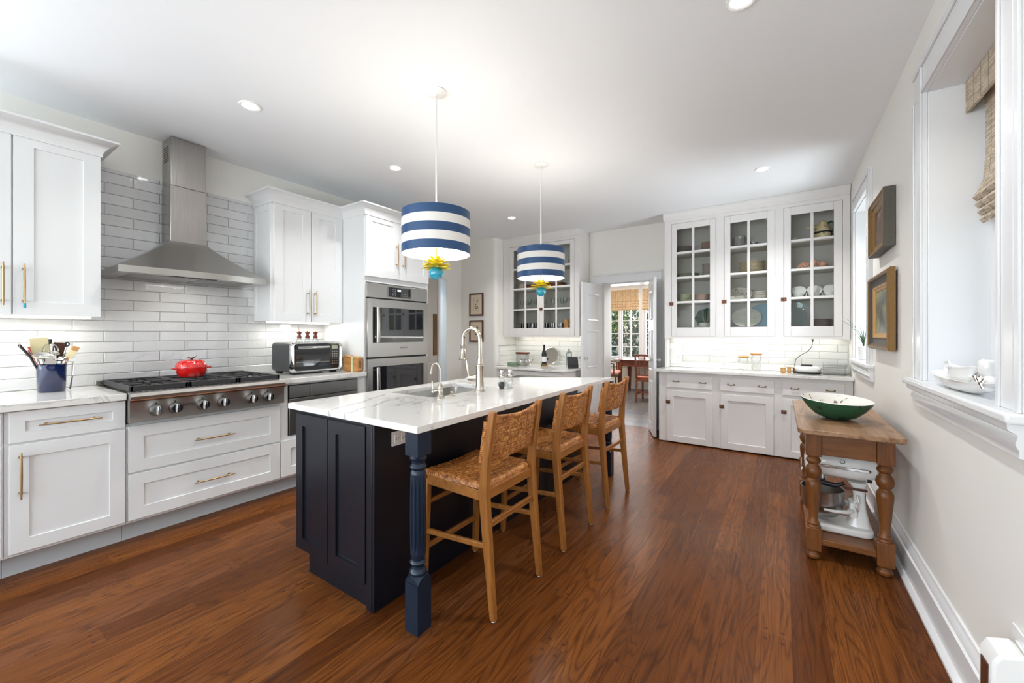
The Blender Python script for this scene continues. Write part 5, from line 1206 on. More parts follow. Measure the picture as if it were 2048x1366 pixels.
MB().lathe([(.02, 2.3205), (.03, 2.33), (.036, 2.38), (.034, 2.38), (.027, 2.335), (0, 2.33)], (.105, YP - .02, 0), 20).build('body', 'spot', t)
MB().box(.17, .33, YP + .12, YP + .125, 2.3205, 2.47)
t = thing('pottery_crab', 'pink pottery animal lying on a white plate behind the right door', 'pottery figure', (.26, YP - .01, 2.028))
MB().ball((.20, YP - .01, 2.065), .05, 20, 12, 1.1, .9, .75).ball((.29, YP - .01, 2.075), .055, 20, 12, 1.2, .8, .75).ball((.36, YP - .01, 2.065), .04, 16, 10, 1, 1, .85).ball((.155, YP - .02, 2.05), .025, 14, 8).build('body', 'pig', t)
for k in range(3): MB().tube([(.18 + .06 * k, YP - .06, 2.06), (.17 + .06 * k, YP - .085, 2.05), (.18 + .06 * k, YP - .09, 2.032)], [.010, .008, .005], 8).build('leg', 'pig', t)
for s_ in (-1, 1): MB().lathe([(.012, 0), (.008, .018), (0, .028)], (.28 + s_ * .015, YP - .01, 2.108), 10).build('ear', 'pig', t)
o = MB().lathe([(.09, 0), (.1, .004), (.145, .014), (.145, .0165), (.1, .008), (0, .008)], (.26, YP - .01, 2.0105), 36).build('plate', 'china', None); tag(o, 'white plate under the pink pottery animal', 'plate')
for k, (x, lab) in enumerate(((.145, 'left two-handled white cup with a saucer leaning in it'), (.285, 'middle two-handled white cup with a saucer leaning in it'), (.425, 'right two-handled white cup, cut by the door stile'))):
    t = thing('soup_cup', lab, 'cup', (x, YP - .03, 1.7055), 'two-handled cups behind the right door')
    MB().lathe([(.028, 1.7055), (.032, 1.712), (.052, 1.735), (.056, 1.762), (.053, 1.762), (.046, 1.735), (0, 1.715)], (x, YP - .03, 0), 28).build('body', 'china', t)
    for s_ in (-1, 1): MB().tube([(x + s_ * .052, YP - .03, 1.755), (x + s_ * .072, YP - .03, 1.752), (x + s_ * .072, YP - .03, 1.73), (x + s_ * .05, YP - .03, 1.722)], .004, 8).build('cup_handle', 'china', t)
    o = MB().lathe([(.03, 0), (.034, .003), (.068, .012), (.068, .014), (.03, .007), (0, .006)], (0, 0, 0), 30).xf(Matrix.Rotation(math.radians(52), 4, 'X')).build('saucer', 'china', None, loc=(0, 0, 0)); o.location = (x + .004, YP - .022, 1.783)
    tag(o, lab.replace('cup with a saucer leaning in it', 'cup').replace(' cup', '') and ['saucer propped in the left white cup', 'saucer propped in the middle white cup', 'saucer propped in the right white cup'][k], 'saucer', 'saucers propped in the cups')
upright('glass_platter', .135, YP + .06, 1.3905, .14, 'paleglass', 'round pale glass platter standing at the bottom of the right door', 'platter')
plates(.355, YP - .01, 1.3905, 6, .095, 'grpl', .013, 'one of the grey-mauve plates at the bottom right of the long cupboard', 'grey-mauve plates at the bottom right')
# two-door cupboard: glasses
def goblet(x, y, z, label, group, h=.16, r=.036, m='thin'):
    pr = [(r * .8, z + .0005), (r * .8, z + .003), (.005, z + .006), (.004, z + h * .42), (r * .7, z + h * .52), (r, z + h * .75), (r * .85, z + h), (r * .82, z + h), (r * .94, z + h * .75), (r * .6, z + h * .54), (0, z + h * .5)]
    return tag(MB().lathe(pr, (x, y, 0), 16).build('wine_glass', m, None, loc=(x, y, z)), label, 'wine glass', group)
g0 = goblet(-3.50, 5.50, 1.7055, 'one of the stemmed glasses on the third shelf of the two-door cupboard', 'stemmed glasses on the third shelf')
for k in range(1, 12):
    x = -3.50 + .078 * k
    if abs(x + 3.06) < .04: continue
    dup(g0, (x, 5.47 + .07 * (k % 2), 1.7055))
def tumbler(x, y, z, r, h, m, label, group): return tag(MB().lathe([(r * .85, z + .0005), (r, z + h), (r * .95, z + h), (r * .8, z + .01), (0, z + .01)], (x, y, 0), 14).build('tumbler', m, None, loc=(x, y, z)), label, 'glass', group)
M['smoky'] = pane_mat('smoky_thin_glass', (.42, .43, .44), .5)
g1 = tumbler(-3.51, 5.46, 1.3955, .030, .085, 'smoky', 'one of the small dark glasses along the bottom shelf of the two-door cupboard', 'small dark glasses on the bottom shelf')
for k in range(1, 14):
    x = -3.51 + .062 * k
    if abs(x + 3.06) < .03: continue
    dup(g1, (x, 5.44 + .06 * (k % 2), 1.3955))
tag(MB().lathe([(.035, 1.3905), (.043, 1.525), (.040, 1.525), (.03, 1.40), (0, 1.40)], (-2.68, 5.45, 0), 20).build('cup', 'cork'), 'orange wooden tumbler at the lower right of the two-door cupboard', 'cup')
tag(MB().lathe([(.04, 1.3905), (.05, 1.43), (.05, 1.50), (.03, 1.51), (.03, 1.52), (0, 1.52)], (-2.585, 5.46, 0), 20).build('dark_jar', M['grpl']), 'dark jar beside the orange tumbler, two-door cupboard', 'jar')
tag(MB().box(-3.42, -2.75, 5.46, 5.62, 2.011, 2.10).build('wooden_tray', 'mahog', bevel=.01), 'long dark wooden box on the second shelf of the two-door cupboard', 'box')
tag(MB().lathe([(.04, 2.011), (.06, 2.06), (.045, 2.11), (.05, 2.12), (0, 2.12)], (-3.50, 5.50, 0), 16).build('pink_jar', M['pinkch']), 'pinkish jar left of the long wooden box', 'jar')
tag(MB().lathe([(.03, 2.011), (.05, 2.05), (.055, 2.09), (.05, 2.09), (0, 2.02)], (-2.64, 5.48, 0), 16).build('glass_dish', 'crystal'), 'cut-glass dish right of the long wooden box', 'dish')
tag(MB().lathe([(.03, 2.331), (.05, 2.36), (.05, 2.42), (.045, 2.42), (0, 2.34)], (-2.62, 5.48, 0), 16, mod=lambda a, z: 1 + .06 * math.cos(a * 8)).build('glass_jug', 'crystal'), 'cut-glass vessel on the top shelf of the two-door cupboard', 'jug')

# ------------------------------------------------------------------ things on the far counters
t = thing('power_outlet', 'white outlet plate on the tiles at the left end of the long counter', 'power outlet', (-1.14, 5.50, .96))
MB().box(-1.205, -1.075, 5.492, 5.499, .93, 1.055).build('cover_plate', 'white', t, bevel=.002)
for z in (.965, 1.02): MB().box(-1.125, -1.09, 5.489, 5.493, z - .014, z + .014).build('socket', 'trim', t, bevel=.004)
for (x, z, r, m, lab) in ((-.375, 1.045, .064, 'cork', 'light wood lid on the shorter clear glass jar of the long counter'), (-.25, 1.08, .064, 'copper', 'darker wood lid on the taller clear glass jar of the long counter')):
    zz = .887; t = thing('glass_jar', lab.replace('light wood lid on the shorter', 'shorter').replace('darker wood lid on the taller', 'taller') + (' with a light wood lid' if m == 'cork' else ' with a dark wood lid'), 'jar', (x, 5.36, zz), 'lidded jars on the long counter')
    MB().lathe([(.025, zz), (.03, zz + .004), (.05, zz + .03), (.055, z - .05), (.045, z - .012), (.044, z - .012), (.05, z - .05), (0, zz + .01)], (x, 5.36, 0), 24).build('glass_body', 'clear', t)
    MB().lathe([(.045, z - .012), (.062, z), (.064, z + .005), (.05, z + .012), (0, z + .014)], (x, 5.36, 0), 28).build('lid', 'cork' if m == 'cork' else 'blockwood', t)
for (x, r, h, m, nm, lab) in ((.005, .028, .05, 'giltl', 'gilt_napkin_ring', 'small gilt ring lying left of the steamer on the long counter'), (.06, .022, .06, 'giltl', 'gilt_cup', 'small gold cup beside the gilt ring'), (.115, .026, .055, 'copper', 'copper_pot', 'little copper pot touching the steamer')):
    tag(MB().lathe([(r * .7, .887), (r, .90), (r * .75, .887 + h * .6), (r, .887 + h), (r * .85, .887 + h), (0, .90)], (x, 5.36, 0), 18).build(nm, m), lab, 'ornament')
t = thing('warming_dish', 'white oval electric appliance with black buttons and cord on the long counter', 'small appliance', (.225, 5.33, .887))
MB().lathe([(.07, .888), (.098, .91), (.108, .94), (.10, .958), (.07, .966), (0, .968)], (.225, 5.33, 0), 36, 'z', 1.1, .8).build('body', 'china', t)
MB().lathe([(.085, .887), (.10, .889), (.112, .905), (.1, .905)], (.225, 5.33, 0), 36, 'z', 1.1, .85).build('base_ring', 'black', t)
MB().box(.165, .265, 5.29, 5.35, .966, .985).build('button_pad', 'black', t, bevel=.008)
for k in range(4): MB().ball((.182 + k * .022, 5.31, .986), .006, 8, 5).build('button', 'steeld', t)
q = MB(); pts = [(.125, 5.36, .92), (.11, 5.37, .97), (.12, 5.38, 1.03), (.165, 5.39, 1.08), (.225, 5.40, 1.12), (.262, 5.40, 1.17), (.27, 5.40, 1.235)]
q.tube(pts, .003, 8).build('cord', 'black', t); MB().tube([(.27, 5.40, 1.225), (.27, 5.40, 1.268)], [.006, .012], 8).build('plug', 'black', t)
t = tag(MB().box(.345, .545, 5.27, 5.45, .887, .888).build('board', 'steeld'), 'dark board under the stack of glass trays', 'board')
for k in range(6):
    o = MB().box(.350, .540, 5.275, 5.445, .889 + k * .022, .893 + k * .022).box(.350, .353, 5.275, 5.445, .893 + k * .022, .905 + k * .022).box(.537, .540, 5.275, 5.445, .893 + k * .022, .905 + k * .022).build('glass_tray', 'crystal' if k % 2 else 'thin', None); tag(o, 'one of the clear trays stacked at the right end of the long counter', 'tray', 'clear trays on the long counter')
# left small counter
zc = .832
t = thing('glass_box', 'pale green glass box at the left end of the small counter', 'box', (-3.32, 4.98, zc))
MB().box(-3.40, -3.24, 4.93, 5.02, zc, zc + .05).build('box_body', 'gthin', t, bevel=.004); MB().box(-3.395, -3.245, 4.935, 5.015, zc + .006, zc + .04).build('contents', 'greenish', t); MB().box(-3.402, -3.238, 4.928, 5.022, zc + .051, zc + .058).build('lid', 'gthin', t)
t = thing('lidded_canister', 'glass canister with a dark red lid on the small counter', 'canister', (-3.33, 5.25, zc))
MB().box(-3.42, -3.25, 5.19, 5.31, zc, zc + .17).build('glass_body', 'crystal', t, bevel=.01); MB().box(-3.425, -3.245, 5.185, 5.315, zc + .171, zc + .198).build('lid', 'mahog', t, bevel=.004)
t = thing('silver_teapot', 'shiny silver pot with curling handles in front of the canister', 'teapot', (-3.17, 5.10, zc))
MB().lathe([(.035, zc), (.03, zc + .012), (.055, zc + .04), (.06, zc + .07), (.04, zc + .10), (.045, zc + .11), (.04, zc + .11), (0, zc + .06)], (-3.17, 5.10, 0), 24).build('body', 'silver', t)
MB().tube([(-3.115, 5.10, zc + .05), (-3.07, 5.10, zc + .07), (-3.055, 5.10, zc + .11)], [.012, .008, .006], 8).build('spout', 'silver', t)
MB().tube([(-3.22, 5.10, zc + .09), (-3.265, 5.10, zc + .10), (-3.27, 5.10, zc + .05), (-3.225, 5.10, zc + .035)], .005, 8).build('handle', 'silver', t)
t = thing('round_mirror', 'round gilt-rimmed mirror tray leaning on the tiles of the small counter', 'mirror', (-3.00, 5.58, zc))
o = MB().lathe([(.125, 0), (.132, -.004), (.135, -.012), (.128, -.016), (.122, -.012)], (0, 0, 0), 48, 'y', cap=False).build('rim', 'silver', None, loc=(0, 0, 0)); o.parent = t; o.location = (0, -.02, .136); o.rotation_euler = (math.radians(-10), 0, 0)
o2 = MB().lathe([(.124, 0), (.124, -.008), (0, -.008)], (0, 0, 0), 48, 'y').build('mirror_face', 'mirror', None, loc=(0, 0, 0)); o2.parent = t; o2.location = (0, -.02, .136); o2.rotation_euler = (math.radians(-10), 0, 0)
t = thing('wine_bottle', 'dark wine bottle with a white label on a wooden coaster, before the mirror', 'bottle', (-2.97, 5.28, zc + .045))
zb_ = zc + .012
MB().lathe([(.036, zb_), (.038, zb_ + .005), (.038, zb_ + .17), (.030, zb_ + .20), (.016, zb_ + .235), (.0145, zb_ + .29), (.0165, zb_ + .295), (.0165, zb_ + .305), (0, zb_ + .305)], (-2.97, 5.28, 0), 28).build('glass', 'black', t)
MB().lathe([(.0386, zb_ + .05), (.0386, zb_ + .13)], (-2.97, 5.28, 0), 28).build('paper_label', 'white', t)
o = MB().lathe([(.05, zc), (.052, zc + .03), (.048, zc + .03), (.046, zc + .0115), (0, zc + .0115)], (-2.97, 5.28, 0), 28).build('bottle_coaster', 'giltf'); tag(o, 'golden bottle coaster under the wine bottle', 'coaster')
t = thing('glass_dispenser', 'tall clear glass cocktail shaker beside the dark tablet', 'shaker', (-2.56, 5.28, zc))
MB().lathe([(.04, zc), (.042, zc + .005), (.044, zc + .20), (.042, zc + .20), (.038, zc + .02), (0, zc + .02)], (-2.56, 5.28, 0), 24).build('glass_body', 'thin', t)
MB().lathe([(.045, zc + .20), (.046, zc + .215), (.03, zc + .235), (.012, zc + .24), (.014, zc + .262), (0, zc + .265)], (-2.56, 5.28, 0), 24).build('metal_top', 'silver', t)
t = thing('smart_display', 'black tablet display leaning at the right end of the small counter', 'tablet', (-2.40, 5.08, zc))
mx = Matrix.Translation((-2.40, 5.08, zc)) @ Matrix.Rotation(math.radians(35), 4, 'Z') @ Matrix.Rotation(math.radians(-22), 4, 'X')
MB().box(-.075, .075, -.006, .006, 0, .17).xf(mx).build('case', 'black', t, bevel=.006); MB().box(-.066, .066, -.008, -.0065, .05, .155).xf(mx).build('screen', 'blackglass', t)
mx2 = Matrix.Translation((-2.40, 5.08, zc)) @ Matrix.Rotation(math.radians(35), 4, 'Z'); MB().prism([(.006, 0), (.075, 0), (.05, .10), (.035, .10)], 'x', -.05, .05).xf(mx2).build('stand', 'charcoal', t, bevel=.004)
# framed prints on the far-left wall
for (z0, z1, lab) in ((1.605, 1.972, 'upper of two small dark-framed botanical prints on the left far wall'), (1.18, 1.535, 'lower of two small dark-framed botanical prints, behind the faucet')):
    x0, x1, yw = -4.283, -3.995, 5.12; t = thing('framed_print', lab, 'picture', ((x0 + x1) / 2, yw, z0), 'botanical prints')
    q = MB()
    for (a, b, c, d) in ((x0, x0 + .024, z0, z1), (x1 - .024, x1, z0, z1), (x0 + .024, x1 - .024, z0, z0 + .024), (x0 + .024, x1 - .024, z1 - .024, z1)): q.box(a, b, yw - .022, yw - .001, c, d)
    q.build('frame', 'darkwood', t, bevel=.003)
    MB().box(x0 + .02, x1 - .02, yw - .012, yw - .002, z0 + .02, z1 - .02).build('mat_board', 'paper', t)
    q = MB(); xc, w_, a_ = (x0 + x1) / 2, .055, (z1 - z0) * .28; zc_ = (z0 + z1) / 2
    for (a, b, c, d) in ((xc - w_, xc - w_ + .002, zc_ - a_, zc_ + a_), (xc + w_ - .002, xc + w_, zc_ - a_, zc_ + a_), (xc - w_, xc + w_, zc_ - a_, zc_ - a_ + .002), (xc - w_, xc + w_, zc_ + a_ - .002, zc_ + a_)): q.box(a, b, yw - .0128, yw - .012, c, d)
    r = random.Random(int(z0 * 100))
    for k in range(16):
        cx__, cz__ = xc + r.uniform(-.032, .032), zc_ + r.uniform(-a_ * .75, a_ * .75); rr_ = r.uniform(.006, .014)
        q.add([(cx__ + rr_ * math.cos(j * PI / 4) * r.uniform(.6, 1), yw - .0128, cz__ + rr_ * math.sin(j * PI / 4) * r.uniform(.6, 1)) for j in range(8)], [tuple(range(8))])
    q.build('drawing', 'ink', t)

# ------------------------------------------------------------------ right-hand wall
def gilt(label, y0, y1, z0, z1, rings, mats, art, depth, proj):
    """framed painting on the right wall; rings list (inset, out) with one mesh per material"""
    t = thing('framed_painting', label, 'painting', (XR, (y0 + y1) / 2, z0), 'paintings on the right wall')
    for (a, b, m, nm) in mats:
        rg = rings[a:b + 1]; vs = []
        for (i, o) in rg:
            for (u, v) in ((y0 + i, z0 + i), (y1 - i, z0 + i), (y1 - i, z1 - i), (y0 + i, z1 - i)): vs.append((XR - o, u, v))
        fs = [(4 * k + i, 4 * k + (i + 1) % 4, 4 * k + 4 + (i + 1) % 4, 4 * k + 4 + i) for k in range(len(rg) - 1) for i in range(4)]
        MB().add(vs, fs).build(nm, m, t, ang=25)
    i, o = rings[-1]; MB().box(XR - o + .0005, XR - o + .004, y0 + i - .002, y1 - i + .002, z0 + i - .002, z1 - i + .002).build('canvas', art, t)
    return t
gilt('upper small oil painting in a deep grey-sided gilt frame on the right wall', 3.36, 3.885, 1.858, 2.226, [(0, .002), (0, .056), (.003, .060), (.010, .062), (.016, .052), (.032, .048), (.037, .040), (.060, .032), (.066, .034), (.072, .026)], [(0, 2, 'greywood', 'frame_side'), (2, 9, 'giltf', 'gilt_frame')], 'still1', .09, 0)
gilt('lower landscape oil painting in a heavy worn gilt frame on the right wall', 3.30, 4.0, 1.204, 1.72, [(.03, .002), (.03, .008), (0, .012), (0, .036), (.008, .046), (.02, .050), (.028, .044), (.034, .030), (.038, .026), (.075, .022), (.079, .028), (.085, .030), (.090, .026), (.108, .020), (.111, .016)], [(0, 1, 'darkwood', 'frame_back'), (1, 6, 'giltf', 'gilt_frame'), (6, 9, 'greywood', 'inner_band'), (9, 14, 'giltl', 'gilt_slip')], 'still2', .09, 0)
# wooden roman shade in the near window
t = thing('woven_roman_shade', 'woven wood roman shade with valance in the near right window', 'window shade', (.72, 2.3, 2.46))
ya, yb_ = 1.906, 2.704
MB().box(.70, .712, ya, yb_, 2.325, 2.466).build('valance', 'shade1', t)
MB().box(.712, .765, ya, yb_, 2.44, 2.466).build('head_rail', 'white', t)
q = MB(); pr = [(.748, 2.44), (.752, 2.3), (.752, 2.1), (.745, 2.0), (.728, 1.955), (.735, 1.945), (.748, 1.955), (.760, 2.0), (.762, 2.1), (.762, 2.44)]
q.prism(pr, 'y', ya + .03, yb_ - .03)
for k in range(4):
    z = 1.955 - .035 * k; o_ = .725 + .006 * k; q.prism([(.765, z), (o_, z - .006), (o_ - .012, z - .03), (o_, z - .046), (.765, z - .03)], 'y', ya + .03 + .004 * k, yb_ - .03 - .004 * k)
q.build('folded_shade', 'shade1', t)
# china on the sill
zs = 1.086
t = thing('china_platter', 'white boat-shaped china platter on the near window sill', 'platter', (.60, 2.36, zs)); q = MB(); vs = []; n = 48; K = 8
for k in range(K + 1):
    s_ = k / K
    for i in range(n):
        a = 2 * PI * i / n; rx = .022 + .040 * s_ ** .8; ry = .14 + .175 * s_; sc_ = 1 + .015 * math.cos(a * 12) * s_
        vs.append((.60 + rx * math.cos(a) * sc_, 2.345 + ry * math.sin(a) * sc_, zs + .001 + .046 * s_ ** 1.6 + .010 * s_ * abs(math.sin(a)) ** 6))
q.add(vs, [(k * n + i, k * n + (i + 1) % n, (k + 1) * n + (i + 1) % n, (k + 1) * n + i) for k in range(K) for i in range(n)] + [tuple(range(n - 1, -1, -1))])
o = q.build('dish', 'china', t); k_ = o.modifiers.new('t', 'SOLIDIFY'); k_.thickness = .003; k_.offset = -1
t = thing('gravy_boat', 'white china gravy boat with curled handle standing on the platter', 'gravy boat', (.60, 2.35, zs + .01)); q = MB(); vs = []; n = 36
for (s_, z) in ((.55, .006), (.5, .014), (.8, .03), (1.0, .048), (.96, .066), (1.04, .082)):
    for i in range(n):
        a = 2 * PI * i / n; m_ = max(0, -math.sin(a)); lip = 1 + .5 * m_ ** 3 * (z / .082); up = .012 * m_ ** 3 * (z / .082) + .006 * max(0, math.sin(a)) ** 3 * (z / .082)
        vs.append((.60 + .030 * s_ * math.cos(a), 2.375 + .095 * s_ * math.sin(a) * lip, zs + .006 + z + up))
q.add(vs, [(k * n + i, k * n + (i + 1) % n, (k + 1) * n + (i + 1) % n, (k + 1) * n + i) for k in range(5) for i in range(n)] + [tuple(range(n - 1, -1, -1))])
o = q.build('body', 'china', t); k_ = o.modifiers.new('t', 'SOLIDIFY'); k_.thickness = .003; k_.offset = -1
MB().tube([(.60, 2.46, zs + .035), (.60, 2.52, zs + .04), (.60, 2.555, zs + .07), (.60, 2.545, zs + .10), (.60, 2.51, zs + .106), (.60, 2.485, zs + .092), (.60, 2.49, zs + .08)], [.005, .0055, .006, .006, .005, .004, .0035], 10).build('handle', 'china', t)
t = thing('china_figure', 'white and silver china figure at the right end of the platter', 'ornament', (.60, 2.10, zs + .01))
MB().ball((.60, 2.10, zs + .05), .030, 20, 12, .8, 1, 1).lathe([(.018, zs + .07), (.026, zs + .095), (.024, zs + .125), (.014, zs + .135), (.0, zs + .135)], (.60, 2.11, 0), 20).build('body', 'china', t)
for (y, z) in ((2.12, .085), (2.09, .08), (2.07, .065)): MB().tube([(.578, y, zs + z), (.568, y - .012, zs + z - .012), (.572, y - .016, zs + z - .03)], [.003, .006, .003], 8).build('silver_leaf', 'silver', t)
# grass plant in the far window
t = thing('potted_grass', 'spiky grass plant in a white cup on the far window sill', 'potted plant', (.60, 4.55, 1.076))
px_, py_ = .615, 4.83
MB().lathe([(.028, 1.0765), (.032, 1.08), (.045, 1.20), (.042, 1.20), (.03, 1.09), (0, 1.09)], (px_, py_, 0), 28).build('cup', 'china', t)
MB().lathe([(.040, 1.18), (0, 1.184)], (px_, py_, 0), 16).build('soil', 'iron', t)
r = random.Random(9)
for k in range(22):
    a = r.uniform(0, 2 * PI); L = r.uniform(.16, .36); le = r.uniform(.15, .95); dx, dy = math.cos(a), math.sin(a)
    if dx > 0: dx *= .3
    pts = [(px_ + dx * L * le * s_ ** 1.8 * .75, py_ + dy * L * le * s_ ** 1.8 * .55, 1.17 + L * (s_ - .35 * le * s_ ** 2.2)) for s_ in [j / 7 for j in range(8)]]
    MB().tube(pts, [.003, .0032, .003, .0027, .0023, .0018, .0012, .0004], 6, .4).build('grass_blade', 'grass', t)
# switch plate and night light low on the near right wall
t = thing('power_outlet', 'white outlet plate at the lower right corner of the photo', 'power outlet', (XR, 1.78, .34))
MB().box(XR - .008, XR - .001, 1.68, 1.838, .325, .448).build('cover_plate', 'white', t, bevel=.003)
MB().box(XR - .014, XR - .008, 1.735, 1.80, .335, .415).build('socket', 'white', t, bevel=.002)
t = thing('plug_in_device', 'grey-white plug-in device sticking out of the outlet', 'plug-in device', (.53, 1.73, .2))
MB().prism([(XR - .0145, .41), (XR - .03, .418), (XR - .072, .405), (XR - .085, .38), (XR - .088, .24), (XR - .0145, .22)], 'y', 1.70, 1.795).build('body', 'white', t, bevel=.008, seg=3)
MB().box(XR - .0895, XR - .0865, 1.725, 1.77, .25, .36).build('dark_slot', 'darkwood', t)

# ------------------------------------------------------------------ old pine side table
t = thing('pine_side_table', 'old pine side table with turned legs and a low shelf against the right wall', 'side table', (.3, 3.37, 0))
q = MB(); q.prism([(.072, 2.80), (.092, 2.772), (.50, 2.772), (.522, 2.79), (.53, 3.96), (.505, 3.98), (.085, 3.98), (.068, 3.955)], 'z', .752, .780); q.build('table_top', 'ptop', t, bevel=.006, seg=3)
LX, LY = (.150, .462), (2.945, 3.86)
for x in LX:
    for y in LY:
        s = .037; q = MB().box(x - s, x + s, y - s, y + s, .602, .752).box(x - s, x + s, y - s, y + s, .055, .185)
        pr = [(.034, .185), (.030, .193), (.026, .200), (.033, .205), (.030, .212), (.023, .225), (.024, .26), (.029, .32), (.035, .39), (.038, .425), (.037, .445), (.030, .458), (.024, .465), (.026, .472), (.036, .485), (.041, .508), (.036, .530), (.026, .545), (.023, .555), (.033, .562), (.037, .572), (.033, .582), (.026, .590), (.032, .597), (.034, .602)]
        q.lathe(pr, (x, y, 0), 28); q.lathe([(.024, .001), (.034, .008), (.036, .022), (.028, .036), (.022, .045), (.028, .055)], (x, y, 0), 24)
        q.build('leg', 'pine', t, bevel=.003, ang=30)
ay0, ay1 = LY[0] + .037, LY[1] - .037
MB().box(LX[0] + .037, LX[1] - .037, LY[0] - .027, LY[0] - .003, .612, .752).build('apron', 'pinex', t, bevel=.002)
MB().box(LX[0] + .037, LX[1] - .037, LY[1] + .003, LY[1] + .027, .612, .752).build('apron', 'pinex', t, bevel=.002)
for x in LX: MB().box(x - .012, x + .012, ay0, ay1, .612, .752).build('apron', 'pine', t, bevel=.002)
MB().box(LX[0] + .037, LX[1] - .037, LY[0] - .03, LY[1] + .03, .095, .128).box(LX[0] - .03, LX[0] + .037, ay0, ay1, .095, .128).box(LX[1] - .037, LX[1] + .03, ay0, ay1, .095, .128).build('shelf', 'pinex', t, bevel=.003)
# green wooden bowl
t = thing('wooden_bowl', 'wide shallow bowl, chipped green outside and white inside, on the pine table', 'bowl', (.275, 3.23, .78))
MB().lathe([(.035, .7805), (.06, .784), (.105, .805), (.145, .843), (.172, .882), (.180, .904)], (.275, 3.23, 0), 64, cap=False).build('outside', 'bowlout', t)
MB().lathe([(.180, .904), (.176, .906), (.168, .882), (.14, .846), (.10, .812), (.05, .793), (0, .790)], (.275, 3.23, 0), 64, cap=False).build('inside', 'bowlin', t)
t_ = t; t.rotation_euler = (math.radians(3.5), math.radians(2), 0)
# stand mixer on the low shelf
zt = .1285; my = 3.12
t = thing('stand_mixer', 'white stand mixer with steel bowl on the low shelf of the pine table', 'stand mixer', (.33, my, zt))
q = MB(); pl = []
for (cx__, cy__, r_, a0, a1) in ((.42, my - .055, .05, -90, 0), (.42, my + .055, .05, 0, 90), (.21, my + .065, .045, 90, 180), (.21, my - .065, .045, 180, 270)):
    for k in range(7): a = math.radians(a0 + (a1 - a0) * k / 6); pl.append((cx__ + r_ * math.cos(a), cy__ + r_ * math.sin(a)))
q.prism(pl, 'z', zt, zt + .045); q.build('base', 'china', t, bevel=.014, seg=4)
vs = []; secs = [(zt + .04, .345, .462, .060), (zt + .09, .368, .452, .050), (zt + .15, .378, .44, .042), (zt + .22, .380, .436, .040), (zt + .275, .372, .440, .044), (zt + .30, .35, .45, .05)]; n = 28
for (z, xa, xb, hy) in secs:
    for i in range(n):
        a = 2 * PI * i / n; c, s_ = math.cos(a), math.sin(a); e = .6; vs.append(((xa + xb) / 2 + (xb - xa) / 2 * math.copysign(abs(c) ** e, c), my + hy * math.copysign(abs(s_) ** e, s_), z))
MB().add(vs, [(k * n + i, k * n + (i + 1) % n, (k + 1) * n + (i + 1) % n, (k + 1) * n + i) for k in range(len(secs) - 1) for i in range(n)] + [tuple((len(secs) - 1) * n + i for i in range(n)), tuple(range(n - 1, -1, -1))]).build('column', 'china', t)
vs = []; hs = [(.145, .040, .030), (.150, .058, .055), (.19, .066, .068), (.28, .066, .074), (.40, .064, .074), (.455, .060, .068), (.485, .048, .052), (.495, .020, .022)]; zh = zt + .385
for (x, hy, hz) in hs:
    for i in range(n):
        a = 2 * PI * i / n; c, s_ = math.cos(a), math.sin(a); e = .75; vs.append((x, my + hy * math.copysign(abs(c) ** e, c), zh + hz * math.copysign(abs(s_) ** e, s_)))
MB().add(vs, [(k * n + i, k * n + (i + 1) % n, (k + 1) * n + (i + 1) % n, (k + 1) * n + i) for k in range(len(hs) - 1) for i in range(n)] + [tuple((len(hs) - 1) * n + i for i in range(n)), tuple(range(n - 1, -1, -1))]).build('motor_head', 'china', t)
MB().box(.16, .455, my - .069, my + .069, zh - .012, zh + .006).build('chrome_band', 'chrome', t, bevel=.003)
text('maker_name', 'KitchenAid', .0105, (.30, my - .0695, zh - .003), (PI / 2, 0, 0), 'charcoal', t)
q = MB().tube([(.325 + .011 * math.cos(a), my - .0745, zh + .038 + .011 * math.sin(a)) for a in [2 * PI * k / 20 for k in range(21)]], .0015, 6); q.build('round_badge', 'charcoal', t)
MB().lathe([(.028, zt + .28), (.034, zt + .30), (.034, zt + .33)], (.225, my, 0), 20).build('beater_hub', 'chrome', t)
MB().tube([(.225, my, zt + .30), (.225, my, zt + .26)], .008, 10).build('beater_shaft', 'steel', t)
b_ = MB().lathe([(.045, zt + .062), (.075, zt + .075), (.098, zt + .11), (.106, zt + .15), (.108, zt + .225), (.111, zt + .232), (.106, zt + .232), (.104, zt + .15), (.09, zt + .10), (.0, zt + .072)], (.235, my, 0), 48).build('mixing_bowl', 'steel', t)
for s_ in (-1, 1): MB().tube([(.37, my + s_ * .05, zt + .135), (.345, my + s_ * .095, zt + .135), (.29, my + s_ * .116, zt + .135), (.235, my + s_ * .118, zt + .135)], [.016, .014, .011, .009], 12, .8).build('bowl_arm', 'china', t)
MB().box(.36, .40, my - .055, my + .055, zt + .09, zt + .18).build('arm_bracket', 'china', t, bevel=.01)
MB().tube([(.395, my - .055, zt + .235), (.40, my - .062, zt + .20), (.388, my - .066, zt + .16), (.398, my - .066, zt + .14)], .005, 8).build('lift_lever', 'chrome', t)
MB().tube([(.135, my - .03, zh - .02), (.125, my - .03, zh - .06), (.125, my - .03, zh + .02)], .006, 8).build('front_guard', 'chrome', t)
MB().tube([(.44, my - .07, zh - .055), (.455, my - .078, zh - .055)], .009, 10).build('speed_knob', 'black', t)
MB().tube([(.19, my, zt + .30), (.20, my - .02, zt + .27), (.30, my - .03, zt + .262), (.34, my - .03, zt + .285)], [.02, .018, .014, .010], 10).build('beater', 'black', t)
tag(MB().box(.33, .44, my - .072, my - .05, zt + .262, zt + .274).build('wooden_utensil', 'darkwood', bevel=.004), 'brown utensil tucked under the mixer head', 'kitchen tool')

for o in [k for k in C.objects if k.name.split('.')[0] in ('stand_mixer', 'wooden_utensil')]: o.location.x -= .03; o.location.y += .03
